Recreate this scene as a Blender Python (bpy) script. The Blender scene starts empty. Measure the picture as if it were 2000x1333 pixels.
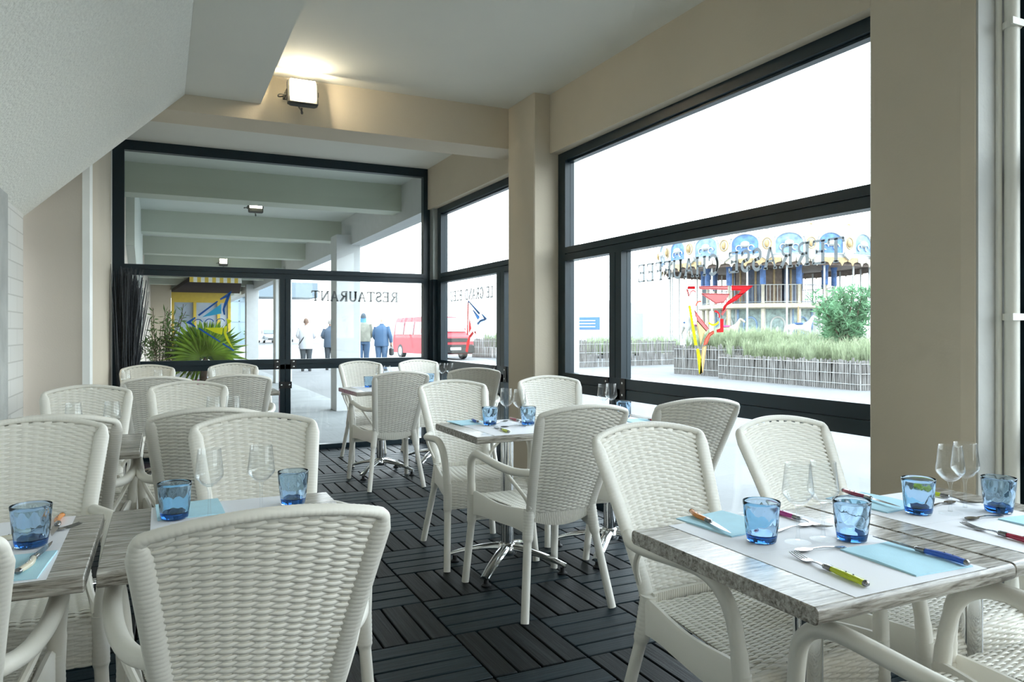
import bpy, bmesh, math, random
from mathutils import Vector, Matrix

random.seed(7)
PI = math.pi
SC = bpy.context.scene
COL = SC.collection

# ------------------------------------------------------------------ camera
cam_d = bpy.data.cameras.new('camera')
cam = bpy.data.objects.new('camera', cam_d)
COL.objects.link(cam)
cam_d.sensor_width = 36.0
cam_d.lens = 1440.0 / 2000.0 * 36.0
cam_d.shift_y = -19.5 / 2000.0
cam_d.clip_start = 0.05
cam_d.clip_end = 500
cam.location = (0, 0, 1.26)
cam.rotation_euler = (PI / 2, 0, -math.radians(25.375))
SC.camera = cam

# ------------------------------------------------------------------ sky, exposure
w = bpy.data.worlds.new('overcast_sky')
SC.world = w
w.use_nodes = True
nt = w.node_tree
bg = nt.nodes['Background']
tc = nt.nodes.new('ShaderNodeTexCoord')
sp = nt.nodes.new('ShaderNodeSeparateXYZ')
rp = nt.nodes.new('ShaderNodeValToRGB')
nt.links.new(tc.outputs['Generated'], sp.inputs[0])
nt.links.new(sp.outputs['Z'], rp.inputs[0])
rp.color_ramp.elements[0].position = 0.0
rp.color_ramp.elements[0].color = (0.90, 0.96, 1.0, 1)
rp.color_ramp.elements[1].position = 0.6
rp.color_ramp.elements[1].color = (0.77, 0.88, 1.0, 1)
nt.links.new(rp.outputs[0], bg.inputs['Color'])
bg.inputs['Strength'].default_value = 5.2

SC.view_settings.view_transform = 'Standard'
SC.view_settings.look = 'None'
SC.view_settings.gamma = 1.0
SC.view_settings.use_curve_mapping = False
SC.view_settings.exposure = 0.5
SC.cycles.use_denoising = True
SC.cycles.max_bounces = 12
SC.cycles.diffuse_bounces = 5
SC.cycles.glossy_bounces = 5
SC.cycles.transmission_bounces = 10
SC.cycles.transparent_max_bounces = 24
SC.cycles.sample_clamp_indirect = 8.0


def portal(name, loc, rot, sx, sy):
    d = bpy.data.lights.new(name, 'AREA')
    d.shape = 'RECTANGLE'
    d.size = sx
    d.size_y = sy
    d.cycles.is_portal = True
    o = bpy.data.objects.new(name, d)
    o.location = loc
    o.rotation_euler = rot
    COL.objects.link(o)


# daylight portals just outside each glazed bay (they only steer sampling of the sky, they give no light)
portal('daylight_portal', (2.95, 3.57, 1.32), (0, PI / 2, 0), 2.6, 2.95)
portal('daylight_portal', (2.95, 6.75, 1.32), (0, PI / 2, 0), 2.6, 2.3)
portal('daylight_portal', (2.95, -0.45, 1.32), (0, PI / 2, 0), 2.6, 4.1)
portal('daylight_portal', (1.1, 8.15, 1.5), (-PI / 2, 0, 0), 3.1, 3.0)


# ------------------------------------------------------------------ materials
def nodes_of(name):
    m = bpy.data.materials.new(name)
    m.use_nodes = True
    n = m.node_tree
    return m, n, n.nodes['Principled BSDF']


def lk(n, a, b):
    n.links.new(a, b)


def add(n, t, **k):
    x = n.nodes.new(t)
    for kk, v in k.items():
        if kk in x.inputs:
            x.inputs[kk].default_value = v
        else:
            setattr(x, kk, v)
    return x


def mat(name, col, rough=0.5, metal=0.0, var=0.06, scale=8.0, bump=0.0, bscale=60.0, spec=0.5, coat=0.0, trans=0.0):
    m, n, b = nodes_of(name)
    tcd = add(n, 'ShaderNodeTexCoord')
    no = add(n, 'ShaderNodeTexNoise', Scale=scale, Detail=4.0)
    lk(n, tcd.outputs['Object'], no.inputs['Vector'])
    r = add(n, 'ShaderNodeValToRGB')
    r.color_ramp.elements[0].position = 0.3
    r.color_ramp.elements[1].position = 0.7
    r.color_ramp.elements[0].color = tuple(max(0, c * (1 - var)) for c in col) + (1,)
    r.color_ramp.elements[1].color = tuple(min(1, c * (1 + var)) for c in col) + (1,)
    lk(n, no.outputs['Fac'], r.inputs[0])
    lk(n, r.outputs[0], b.inputs['Base Color'])
    b.inputs['Roughness'].default_value = rough
    b.inputs['Metallic'].default_value = metal
    b.inputs['Specular IOR Level'].default_value = spec
    b.inputs['Coat Weight'].default_value = coat
    if trans:
        b.inputs['Transmission Weight'].default_value = trans
    if bump:
        n2 = add(n, 'ShaderNodeTexNoise', Scale=bscale, Detail=3.0)
        lk(n, tcd.outputs['Object'], n2.inputs['Vector'])
        bp = add(n, 'ShaderNodeBump', Strength=bump, Distance=0.01)
        lk(n, n2.outputs['Fac'], bp.inputs['Height'])
        lk(n, bp.outputs[0], b.inputs['Normal'])
    return m


def grain_mat(name, c0, c1, c2, stretch, rough=0.5, bump=0.25, rnd=True, spec=0.5, scale=1.0, coat=0.0):
    """wood: streaks along one axis; stretch is the noise scale on x, y, z"""
    m, n, b = nodes_of(name)
    tcd = add(n, 'ShaderNodeTexCoord')
    mp = add(n, 'ShaderNodeMapping')
    mp.inputs['Scale'].default_value = stretch
    lk(n, tcd.outputs['Object'], mp.inputs[0])
    vec = mp.outputs[0]
    if rnd:
        oi = add(n, 'ShaderNodeObjectInfo')
        ml = add(n, 'ShaderNodeMath', operation='MULTIPLY')
        ml.inputs[1].default_value = 40.0
        lk(n, oi.outputs['Random'], ml.inputs[0])
        va = add(n, 'ShaderNodeVectorMath', operation='ADD')
        lk(n, mp.outputs[0], va.inputs[0])
        lk(n, ml.outputs[0], va.inputs[1])
        vec = va.outputs[0]
    no = add(n, 'ShaderNodeTexNoise', Scale=scale, Detail=6.0, Roughness=0.65, Distortion=0.6)
    lk(n, vec, no.inputs['Vector'])
    r = add(n, 'ShaderNodeValToRGB')
    e = r.color_ramp.elements
    e[0].position = 0.34
    e[0].color = c0 + (1,)
    e[1].position = 0.67
    e[1].color = c2 + (1,)
    x = r.color_ramp.elements.new(0.5)
    x.color = c1 + (1,)
    lk(n, no.outputs['Fac'], r.inputs[0])
    lk(n, r.outputs[0], b.inputs['Base Color'])
    b.inputs['Roughness'].default_value = rough
    b.inputs['Specular IOR Level'].default_value = spec
    b.inputs['Coat Weight'].default_value = coat
    b.inputs['Coat Roughness'].default_value = 0.2
    bp = add(n, 'ShaderNodeBump', Strength=bump, Distance=0.004)
    lk(n, no.outputs['Fac'], bp.inputs['Height'])
    lk(n, bp.outputs[0], b.inputs['Normal'])
    return m


def glass_pane(name, tint=(0.97, 0.99, 0.98), refl=0.06):
    m, n, b = nodes_of(name)
    n.nodes.remove(b)
    out = n.nodes['Material Output']
    t = add(n, 'ShaderNodeBsdfTransparent')
    t.inputs[0].default_value = tint + (1,)
    g = add(n, 'ShaderNodeBsdfGlossy')
    g.inputs['Roughness'].default_value = 0.02
    lw = add(n, 'ShaderNodeLayerWeight', Blend=0.5)
    pw = add(n, 'ShaderNodeMath', operation='POWER')
    pw.inputs[1].default_value = 5.2
    lk(n, lw.outputs['Facing'], pw.inputs[0])
    ml = add(n, 'ShaderNodeMath', operation='MULTIPLY_ADD')
    ml.inputs[1].default_value = 0.8
    ml.inputs[2].default_value = refl / 2
    ml.use_clamp = True
    lk(n, pw.outputs[0], ml.inputs[0])
    mx = add(n, 'ShaderNodeMixShader')
    lk(n, ml.outputs[0], mx.inputs[0])
    lk(n, t.outputs[0], mx.inputs[1])
    lk(n, g.outputs[0], mx.inputs[2])
    lk(n, mx.outputs[0], out.inputs[0])
    return m


def thin_glass(name, k=0.65, base=0.035):
    """clear stemware: transparent in the middle, mirror-like towards the rim of the silhouette"""
    m, n, b = nodes_of(name)
    n.nodes.remove(b)
    out = n.nodes['Material Output']
    t = add(n, 'ShaderNodeBsdfTransparent')
    t.inputs[0].default_value = (0.988, 0.994, 0.996, 1)
    g = add(n, 'ShaderNodeBsdfGlossy')
    g.inputs['Roughness'].default_value = 0.0
    lw = add(n, 'ShaderNodeLayerWeight', Blend=0.5)
    pw = add(n, 'ShaderNodeMath', operation='POWER')
    pw.inputs[1].default_value = 2.8
    lk(n, lw.outputs['Facing'], pw.inputs[0])
    ml = add(n, 'ShaderNodeMath', operation='MULTIPLY_ADD')
    ml.inputs[1].default_value = k
    ml.inputs[2].default_value = base
    ml.use_clamp = True
    lk(n, pw.outputs[0], ml.inputs[0])
    mx = add(n, 'ShaderNodeMixShader')
    lk(n, ml.outputs[0], mx.inputs[0])
    lk(n, t.outputs[0], mx.inputs[1])
    lk(n, g.outputs[0], mx.inputs[2])
    lk(n, mx.outputs[0], out.inputs[0])
    return m


def glass_mat(name, col, ior=1.45, bump=0.0, bscale=30.0):
    m, n, b = nodes_of(name)
    n.nodes.remove(b)
    out = n.nodes['Material Output']
    g = add(n, 'ShaderNodeBsdfGlass', IOR=ior)
    g.inputs['Color'].default_value = col + (1,)
    g.inputs['Roughness'].default_value = 0.0
    lk(n, g.outputs[0], out.inputs[0])
    return m


def decal_mat(name, col, alpha=1.0):
    """adhesive film: seen lit from either side"""
    m, n, b = nodes_of(name)
    n.nodes.remove(b)
    out = n.nodes['Material Output']
    d = add(n, 'ShaderNodeBsdfDiffuse')
    d.inputs[0].default_value = col + (1,)
    t = add(n, 'ShaderNodeBsdfTranslucent')
    t.inputs[0].default_value = col + (1,)
    mx = add(n, 'ShaderNodeMixShader')
    mx.inputs[0].default_value = 0.5
    lk(n, d.outputs[0], mx.inputs[1])
    lk(n, t.outputs[0], mx.inputs[2])
    tr = add(n, 'ShaderNodeBsdfTransparent')
    m2 = add(n, 'ShaderNodeMixShader')
    m2.inputs[0].default_value = alpha
    lk(n, tr.outputs[0], m2.inputs[1])
    lk(n, mx.outputs[0], m2.inputs[2])
    lk(n, m2.outputs[0], out.inputs[0])
    return m


def leaf_mat(name, col, var=0.3):
    m, n, b = nodes_of(name)
    n.nodes.remove(b)
    out = n.nodes['Material Output']
    tcd = add(n, 'ShaderNodeTexCoord')
    no = add(n, 'ShaderNodeTexNoise', Scale=6.0)
    lk(n, tcd.outputs['Object'], no.inputs['Vector'])
    r = add(n, 'ShaderNodeValToRGB')
    r.color_ramp.elements[0].position = 0.35
    r.color_ramp.elements[1].position = 0.65
    r.color_ramp.elements[0].color = tuple(c * (1 - var) for c in col) + (1,)
    r.color_ramp.elements[1].color = tuple(min(1, c * (1 + var)) for c in col) + (1,)
    lk(n, no.outputs['Fac'], r.inputs[0])
    d = add(n, 'ShaderNodeBsdfDiffuse')
    t = add(n, 'ShaderNodeBsdfTranslucent')
    lk(n, r.outputs[0], d.inputs[0])
    lk(n, r.outputs[0], t.inputs[0])
    mx = add(n, 'ShaderNodeMixShader')
    mx.inputs[0].default_value = 0.4
    lk(n, d.outputs[0], mx.inputs[1])
    lk(n, t.outputs[0], mx.inputs[2])
    lk(n, mx.outputs[0], out.inputs[0])
    return m


def emit_mat(name, col, s):
    m, n, b = nodes_of(name)
    b.inputs['Base Color'].default_value = col + (1,)
    b.inputs['Emission Color'].default_value = col + (1,)
    b.inputs['Emission Strength'].default_value = s
    return m


M = {}
M['beige'] = mat('beige_wall_paint', (0.57, 0.50, 0.39), 0.75, var=0.04, scale=1.5, bump=0.08, bscale=90)
M['pinkbeige'] = mat('pale_beige_wall_paint', (0.53, 0.48, 0.41), 0.75, var=0.04, scale=1.5, bump=0.08, bscale=90)
M['ceil'] = mat('ceiling_paint', (0.69, 0.68, 0.615), 0.8, var=0.03, scale=1.2, bump=0.05, bscale=60)
M['stucco'] = mat('rough_stucco', (0.83, 0.825, 0.755), 0.9, var=0.05, scale=60, bump=0.9, bscale=70)
M['white_trim'] = mat('white_paint', (0.82, 0.83, 0.80), 0.5, var=0.03)
M['concrete'] = mat('grey_concrete', (0.42, 0.43, 0.41), 0.85, var=0.15, scale=5, bump=0.2)
M['frame'] = mat('anthracite_aluminium', (0.006, 0.019, 0.028), 0.34, var=0.08, spec=0.4)
M['galv'] = mat('galvanised_steel', (0.45, 0.48, 0.46), 0.5, metal=0.6, var=0.1)
M['steel'] = mat('bolt_steel', (0.75, 0.76, 0.77), 0.25, metal=1.0)
M['glass'] = glass_pane('window_glass')
M['resin'] = mat('cream_resin', (0.87, 0.842, 0.765), 0.40, var=0.02, scale=3, spec=0.45)
M['tabletop'] = grain_mat('weathered_wood_laminate', (0.085, 0.072, 0.055), (0.35, 0.325, 0.285), (0.63, 0.61, 0.565), (9.0, 110.0, 110.0), 0.27, 0.15, spec=0.55, coat=0.12)
M['chrome'] = mat('polished_chrome', (0.78, 0.79, 0.80), 0.08, metal=1.0, var=0.02)
M['black'] = mat('black_plastic', (0.015, 0.015, 0.016), 0.5)
M['thin'] = thin_glass('clear_stemware_glass')
M['thinfoot'] = thin_glass('clear_glass_foot', 0.09, 0.015)
M['blue_glass'] = glass_mat('blue_pressed_glass', (0.82, 0.905, 0.975))
M['blue_base'] = glass_mat('deep_blue_glass', (0.16, 0.34, 0.60))
M['paper'] = mat('white_paper', (0.90, 0.905, 0.94), 0.7, var=0.01)
M['napkin'] = mat('light_blue_tissue', (0.52, 0.81, 0.93), 0.85, var=0.03, scale=20, bump=0.1, bscale=300)
M['cut'] = mat('cutlery_steel', (0.30, 0.30, 0.305), 0.2, metal=1.0, var=0.03)
for nm, c in dict(orange=(0.80, 0.27, 0.04), yellow=(0.62, 0.72, 0.02), red=(0.42, 0.02, 0.06), magenta=(0.55, 0.05, 0.30), blue=(0.03, 0.12, 0.55), maroon=(0.30, 0.015, 0.06), cream=(0.75, 0.68, 0.52)).items():
    M['h_' + nm] = mat(nm + '_handle_plastic', c, 0.25, var=0.05, scale=40, coat=0.4)
M['slat_x'] = grain_mat('dark_deck_plank', (0.003, 0.009, 0.013), (0.006, 0.016, 0.022), (0.014, 0.030, 0.038), (2.5, 75.0, 75.0), 0.5, 0.5, rnd=False, spec=0.22)
M['slat_y'] = grain_mat('dark_deck_plank_crosswise', (0.003, 0.005, 0.006), (0.006, 0.009, 0.011), (0.020, 0.026, 0.029), (75.0, 2.5, 75.0), 0.5, 0.5, rnd=False, spec=0.18)
M['gap'] = mat('deck_gap_black', (0.004, 0.005, 0.006), 0.9)


# ------------------------------------------------------------------ mesh builder
class MB:
    def __init__(s):
        s.v = []
        s.f = []
        s.mi = []

    def face(s, idx, mi=0):
        s.f.append(tuple(idx))
        s.mi.append(mi)

    def box(s, x0, x1, y0, y1, z0, z1, mi=0, mtx=None):
        b = len(s.v)
        pts = [(x0, y0, z0), (x1, y0, z0), (x1, y1, z0), (x0, y1, z0), (x0, y0, z1), (x1, y0, z1), (x1, y1, z1), (x0, y1, z1)]
        if mtx:
            pts = [tuple(mtx @ Vector(p)) for p in pts]
        s.v += pts
        for q in ((0, 3, 2, 1), (4, 5, 6, 7), (0, 1, 5, 4), (1, 2, 6, 5), (2, 3, 7, 6), (3, 0, 4, 7)):
            s.face([b + i for i in q], mi)
        return s

    def bbox(s, x0, x1, y0, y1, z0, z1, r=0.004, mi=0, mtx=None):
        """box with chamfered vertical and horizontal edges"""
        prof = [(r, 0), (0, r)]
        rings = []
        for (ins, z) in ((r, z0), (0, z0 + r), (0, z1 - r), (r, z1)):
            a, bb, c, d = x0 + ins, x1 - ins, y0 + ins, y1 - ins
            k = r
            rings.append([(a + k, c, z), (bb - k, c, z), (bb, c + k, z), (bb, d - k, z), (bb - k, d, z), (a + k, d, z), (a, d - k, z), (a, c + k, z)])
        s.loft(rings, closed=True, caps=True, mi=mi, mtx=mtx)
        return s

    def loft(s, rings, closed=True, caps=True, mi=0, mtx=None):
        b = len(s.v)
        n = len(rings[0])
        for r in rings:
            for p in r:
                s.v.append(tuple(mtx @ Vector(p)) if mtx else tuple(p))
        for i in range(len(rings) - 1):
            for j in range(n if closed else n - 1):
                k = (j + 1) % n
                s.face([b + i * n + j, b + i * n + k, b + (i + 1) * n + k, b + (i + 1) * n + j], mi)
        if caps and closed:
            s.face([b + j for j in reversed(range(n))], mi)
            s.face([b + (len(rings) - 1) * n + j for j in range(n)], mi)
        return s

    def sweep(s, path, ra, rb=None, n=8, normal=None, caps=True, mi=0):
        """elliptical section along path; ra = half-size across, rb = half-size along the normal"""
        path = [Vector(p) for p in path]
        L = len(path)
        ra = ra if isinstance(ra, (list, tuple)) else [ra] * L
        rb = ra if rb is None else (rb if isinstance(rb, (list, tuple)) else [rb] * L)
        rings = []
        pn = None
        for i in range(L):
            t = (path[min(i + 1, L - 1)] - path[max(i - 1, 0)])
            if t.length < 1e-9:
                t = Vector((0, 0, 1))
            t.normalize()
            if normal is not None:
                nn = Vector(normal[i] if isinstance(normal, list) else normal)
            elif pn is None:
                nn = Vector((0, 0, 1)) if abs(t.z) < 0.9 else Vector((0, 1, 0))
            else:
                nn = pn
            nn = nn - t * nn.dot(t)
            if nn.length < 1e-6:
                nn = t.orthogonal()
            nn.normalize()
            pn = nn
            a = nn.cross(t)
            rings.append([tuple(path[i] + a * (ra[i] * math.cos(2 * PI * k / n)) + nn * (rb[i] * math.sin(2 * PI * k / n))) for k in range(n)])
        s.loft(rings, True, caps, mi)
        return s

    def lathe(s, prof, n=24, mi=0, mtx=None, caps=False):
        rings = [[(r * math.cos(2 * PI * k / n), r * math.sin(2 * PI * k / n), z) for k in range(n)] for r, z in prof]
        s.loft(rings, True, caps, mi, mtx)
        return s

    def ball(s, c, rx, ry=None, rz=None, n=12, m=8, mi=0):
        ry = ry or rx
        rz = rz or rx
        rings = []
        for i in range(m + 1):
            a = -PI / 2 + PI * i / m
            q = max(math.cos(a), 0.02)
            rings.append([(c[0] + rx * q * math.cos(2 * PI * k / n), c[1] + ry * q * math.sin(2 * PI * k / n), c[2] + rz * math.sin(a)) for k in range(n)])
        s.loft(rings, True, True, mi)
        return s

    def poly(s, pts, mi=0):
        b = len(s.v)
        s.v += [tuple(p) for p in pts]
        s.face(range(b, b + len(pts)), mi)
        return s

    def prism(s, pts, off, mi=0):
        """solid from a polygon and an offset vector"""
        off = Vector(off)
        a = [Vector(p) for p in pts]
        b = len(s.v)
        n = len(a)
        s.v += [tuple(p) for p in a] + [tuple(p + off) for p in a]
        s.face([b + i for i in reversed(range(n))], mi)
        s.face([b + n + i for i in range(n)], mi)
        for i in range(n):
            j = (i + 1) % n
            s.face([b + i, b + j, b + n + j, b + n + i], mi)
        return s

    def build(s, name, mats, parent=None, smooth=True, loc=None, rot=None, angle=40, fix=False):
        me = bpy.data.meshes.new(name)
        me.from_pydata(s.v, [], s.f)
        for mm in (mats if isinstance(mats, (list, tuple)) else [mats]):
            me.materials.append(mm)
        me.polygons.foreach_set('material_index', s.mi)
        if fix:
            bm = bmesh.new()
            bm.from_mesh(me)
            bmesh.ops.recalc_face_normals(bm, faces=bm.faces)
            bm.to_mesh(me)
            bm.free()
        if smooth:
            me.polygons.foreach_set('use_smooth', [True] * len(me.polygons))
            me.update()
            me.set_sharp_from_angle(angle=math.radians(angle))
        me.update()
        o = bpy.data.objects.new(name, me)
        COL.objects.link(o)
        if parent:
            o.parent = parent
        if loc is not None:
            o.location = loc
        if rot is not None:
            o.rotation_euler = rot if isinstance(rot, (tuple, list)) else (0, 0, rot)
        return o


def tag(o, label=None, cat=None, group=None, kind=None):
    if label:
        o['label'] = label
    if cat:
        o['category'] = cat
    if group:
        o['group'] = group
    if kind:
        o['kind'] = kind
    return o


def empty(name, loc=(0, 0, 0), rz=0.0):
    o = bpy.data.objects.new(name, None)
    o.empty_display_size = 0.1
    o.location = loc
    o.rotation_euler = (0, 0, rz)
    COL.objects.link(o)
    return o


KIDS = {}


def copy_tree(o, parent=None):
    c = o.copy()
    COL.objects.link(c)
    if parent:
        c.parent = parent
    for ch in list(o.children):
        copy_tree(ch, c)
    return c


def struct(name, mb, mats, **k):
    o = mb.build(name, mats, **k)
    o['kind'] = 'structure'
    return o


def smoothline(pts, it=3):
    pts = [Vector(p) for p in pts]
    for _ in range(it):
        q = [pts[0]]
        for a, b in zip(pts, pts[1:]):
            q += [a * 0.75 + b * 0.25, a * 0.25 + b * 0.75]
        q.append(pts[-1])
        pts = q
    return pts


def resample(pts, step):
    out = [pts[0]]
    acc = 0.0
    for a, b in zip(pts, pts[1:]):
        d = (b - a).length
        if d < 1e-9:
            continue
        pos = step - acc
        while pos <= d:
            out.append(a.lerp(b, pos / d))
            pos += step
        acc = (acc + d) % step
    out.append(pts[-1])
    return out

# ================================================================== SETTING
# floor: chequer of slatted deck tiles
TX, TY = 0.397, 0.413
fb = MB()
fb.box(-0.9, 2.80, -2.7, 8.0, -0.05, -0.016, 2)
for i in range(-5, 5):
    for j in range(-14, 13):
        x0, y0 = 1.093 + i * TX, 2.865 + j * TY
        for k in range(4):
            g = 0.0045
            if (i + j) % 2 == 0:
                a, b_, c, d = x0 + 0.003, x0 + TX - 0.003, y0 + k * TY / 4 + g, y0 + (k + 1) * TY / 4 - g
                mi = 0
            else:
                a, b_, c, d = x0 + k * TX / 4 + g, x0 + (k + 1) * TX / 4 - g, y0 + 0.003, y0 + TY - 0.003
                mi = 1
            b_, d, a, c = min(b_, 2.79), min(d, 7.98), max(a, -0.88), max(c, -2.65)
            if b_ - a < 0.02 or d - c < 0.02:
                continue
            fb.bbox(a, b_, c, d, -0.022, random.uniform(-0.0012, 0.0), 0.003, mi)
struct('floor', fb, [M['slat_x'], M['slat_y'], M['gap']], angle=30)

struct('ceiling', MB().box(-0.95, 2.75, -2.75, 8.06, 3.10, 3.25), M['ceil'], smooth=False)
# right wall: ring beam over the glazing (the pillars carry it)
struct('wall_right', MB().box(2.725, 2.97, -2.75, 8.06, 2.64, 3.24), M['beige'], smooth=False)
struct('trim_1', MB().box(-0.9, 2.735, 5.53, 5.89, 2.768, 3.12), M['beige'], smooth=False)
struct('pillar', MB().bbox(2.588, 2.885, 5.06, 5.53, -0.03, 3.11, 0.008), M['beige'], angle=30)
struct('pillar_outer', MB().box(2.885, 2.985, 5.05, 5.54, -0.03, 3.11), M['white_trim'], smooth=False)
struct('trim_7', MB().box(2.612, 2.80, 1.652, 1.664, -0.02, 3.1), mat('pale_plaster', (0.50, 0.505, 0.48), 0.8, bump=0.1), smooth=False)
pm = MB()
pts = [(2.965, 1.66), (2.965, 2.08), (2.596, 2.08), (2.588, 2.072), (2.588, 1.70), (2.606, 1.66)]
pm.prism([(x, y, -0.03) for x, y in reversed(pts)], (0, 0, 3.14))
struct('pillar', pm, M['beige'], smooth=False, fix=True)
# left wall: rough concrete, white blockwork, gap, beige return and beige flank
struct('wall_left', MB().box(-1.0, -0.765, -2.75, 4.84, -0.03, 3.15), M['concrete'], smooth=False)


def brick_mat():
    m, n, b = nodes_of('white_painted_blockwork')
    tcd = add(n, 'ShaderNodeTexCoord')
    mp = add(n, 'ShaderNodeMapping')
    mp.inputs['Rotation'].default_value = (0, PI / 2, PI / 2)
    sep = add(n, 'ShaderNodeSeparateXYZ')
    cmb = add(n, 'ShaderNodeCombineXYZ')
    lk(n, tcd.outputs['Object'], sep.inputs[0])
    lk(n, sep.outputs['Y'], cmb.inputs['X'])
    lk(n, sep.outputs['Z'], cmb.inputs['Y'])
    br = add(n, 'ShaderNodeTexBrick', Scale=1.0)
    br.inputs['Color1'].default_value = (0.72, 0.71, 0.67, 1)
    br.inputs['Color2'].default_value = (0.68, 0.67, 0.63, 1)
    br.inputs['Mortar'].default_value = (0.55, 0.54, 0.50, 1)
    br.inputs['Brick Width'].default_value = 0.42
    br.inputs['Row Height'].default_value = 0.098
    br.inputs['Mortar Size'].default_value = 0.004
    lk(n, cmb.outputs[0], br.inputs['Vector'])
    lk(n, br.outputs['Color'], b.inputs['Base Color'])
    bp = add(n, 'ShaderNodeBump', Strength=0.5, Distance=0.004)
    bp.invert = True
    lk(n, br.outputs['Fac'], bp.inputs['Height'])
    lk(n, bp.outputs[0], b.inputs['Normal'])
    b.inputs['Roughness'].default_value = 0.7
    return m


struct('wall_left_blockwork', MB().box(-1.0, -0.785, 4.84, 5.47, -0.03, 3.15), brick_mat(), smooth=False)
struct('wall_left_return', MB().box(-1.0, -0.475, 5.60, 5.80, -0.03, 3.15), M['pinkbeige'], smooth=False)
struct('trim_2', MB().box(-0.475, -0.432, 5.585, 5.80, -0.03, 3.12), M['white_trim'], smooth=False)
struct('wall_left_flank', MB().box(-1.0, -0.44, 5.80, 8.06, -0.03, 3.15), M['beige'], smooth=False)
struct('trim_3', MB().box(-0.44, -0.43, 7.93, 7.965, 0, 3.09), M['white_trim'], smooth=False)
# stair flight overhead: smooth landing soffit and rough sloping soffit
struct('stair_landing', MB().box(0.14, 0.635, -2.7, 5.528, 2.885, 3.11), M['ceil'], smooth=False)
sm = MB()
sm.prism([(0.139, -2.7, 2.882), (0.139, -2.7, 3.11), (-0.95, -2.7, 3.11), (-0.95, -2.7, 1.83), (-0.79, -2.7, 1.985)], (0, 8.228, 0))
struct('stair_slope', sm, M['stucco'], smooth=False, fix=True)


# ---- windows: frame, transom, rail, mullion, panes
def Yb(mb, y0, y1, z0, z1, d0=2.80, d1=2.88):
    mb.box(d0, d1, y0, y1, z0, z1)


def Xb(mb, x0, x1, z0, z1, d0=7.98, d1=8.06):
    mb.box(x0, x1, d0, d1, z0, z1)


def window_side(name, ya, yb, mull, jamb=0.11):
    fr = MB()
    Yb(fr, ya, yb, 2.575, 2.642)
    Yb(fr, ya, ya + jamb, 0.0, 2.575)
    Yb(fr, yb - jamb, yb, 0.0, 2.575)
    Yb(fr, ya + jamb, yb - jamb, -0.02, 0.05)
    Yb(fr, ya + jamb, yb - jamb, 2.560, 2.575, 2.825, 2.875)
    o = struct(name, fr, M['frame'], smooth=False)
    a, b = ya + jamb, yb - jamb
    for nm, z in (('transom', 1.800), ('rail', 0.795)):
        t = MB()
        h = 0.05 if nm == 'transom' else 0.07
        Yb(t, a, b, z, z + h)
        Yb(t, a, b, z + h, z + h + 0.006, 2.812, 2.875)
        Yb(t, a, b, z + h + 0.006, z + 2 * h + 0.004, 2.797, 2.877)
        t.build(nm, M['frame'], o, smooth=False)
    prev = a
    panes = []
    for (m0, m1) in mull:
        t = MB()
        w = (m1 - m0) / 2
        Yb(t, m0, m0 + w - 0.003, 0.05, 1.80)
        Yb(t, m0 + w + 0.003, m1, 0.05, 1.80)
        Yb(t, m0 + 0.01, m1 - 0.01, 0.05, 1.80, 2.815, 2.87)
        mo = t.build('mullion', M['frame'], o, smooth=False)
        for yy in (m0 - 0.028, m1 + 0.028):
            pl = MB()
            pl.box(2.791, 2.799, yy - 0.03, yy + 0.03, 0.80, 0.94)
            hp = pl.build('hinge_plate', M['black'], o, smooth=False)
            for zz in (0.83, 0.91):
                bt = MB()
                bt.lathe([(0.009, 0), (0.009, 0.004), (0.004, 0.007)], 10, caps=True, mtx=Matrix.Translation((2.791, yy, zz)) @ Matrix.Rotation(-PI / 2, 4, 'Y'))
                bt.build('bolt', M['steel'], hp)
        panes.append((prev, m0))
        prev = m1
    panes.append((prev, b))
    MB().box(2.843, 2.849, a, b, 1.90, 2.575).build('pane', M['glass'], o, smooth=False)
    for (p, q) in panes:
        MB().box(2.843, 2.849, p, q, 0.935, 1.80).build('pane', M['glass'], o, smooth=False)
        MB().box(2.843, 2.849, p, q, 0.05, 0.795).build('pane', M['glass'], o, smooth=False)
    return o


win1 = window_side('window_1', 2.08, 5.06, [(4.184, 4.33)])
win2 = window_side('window_2', 5.53, 7.86, [(6.07, 6.24)])
win4 = window_side('window_4', -2.6, 1.66, [(-0.5, -0.35)])


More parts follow.
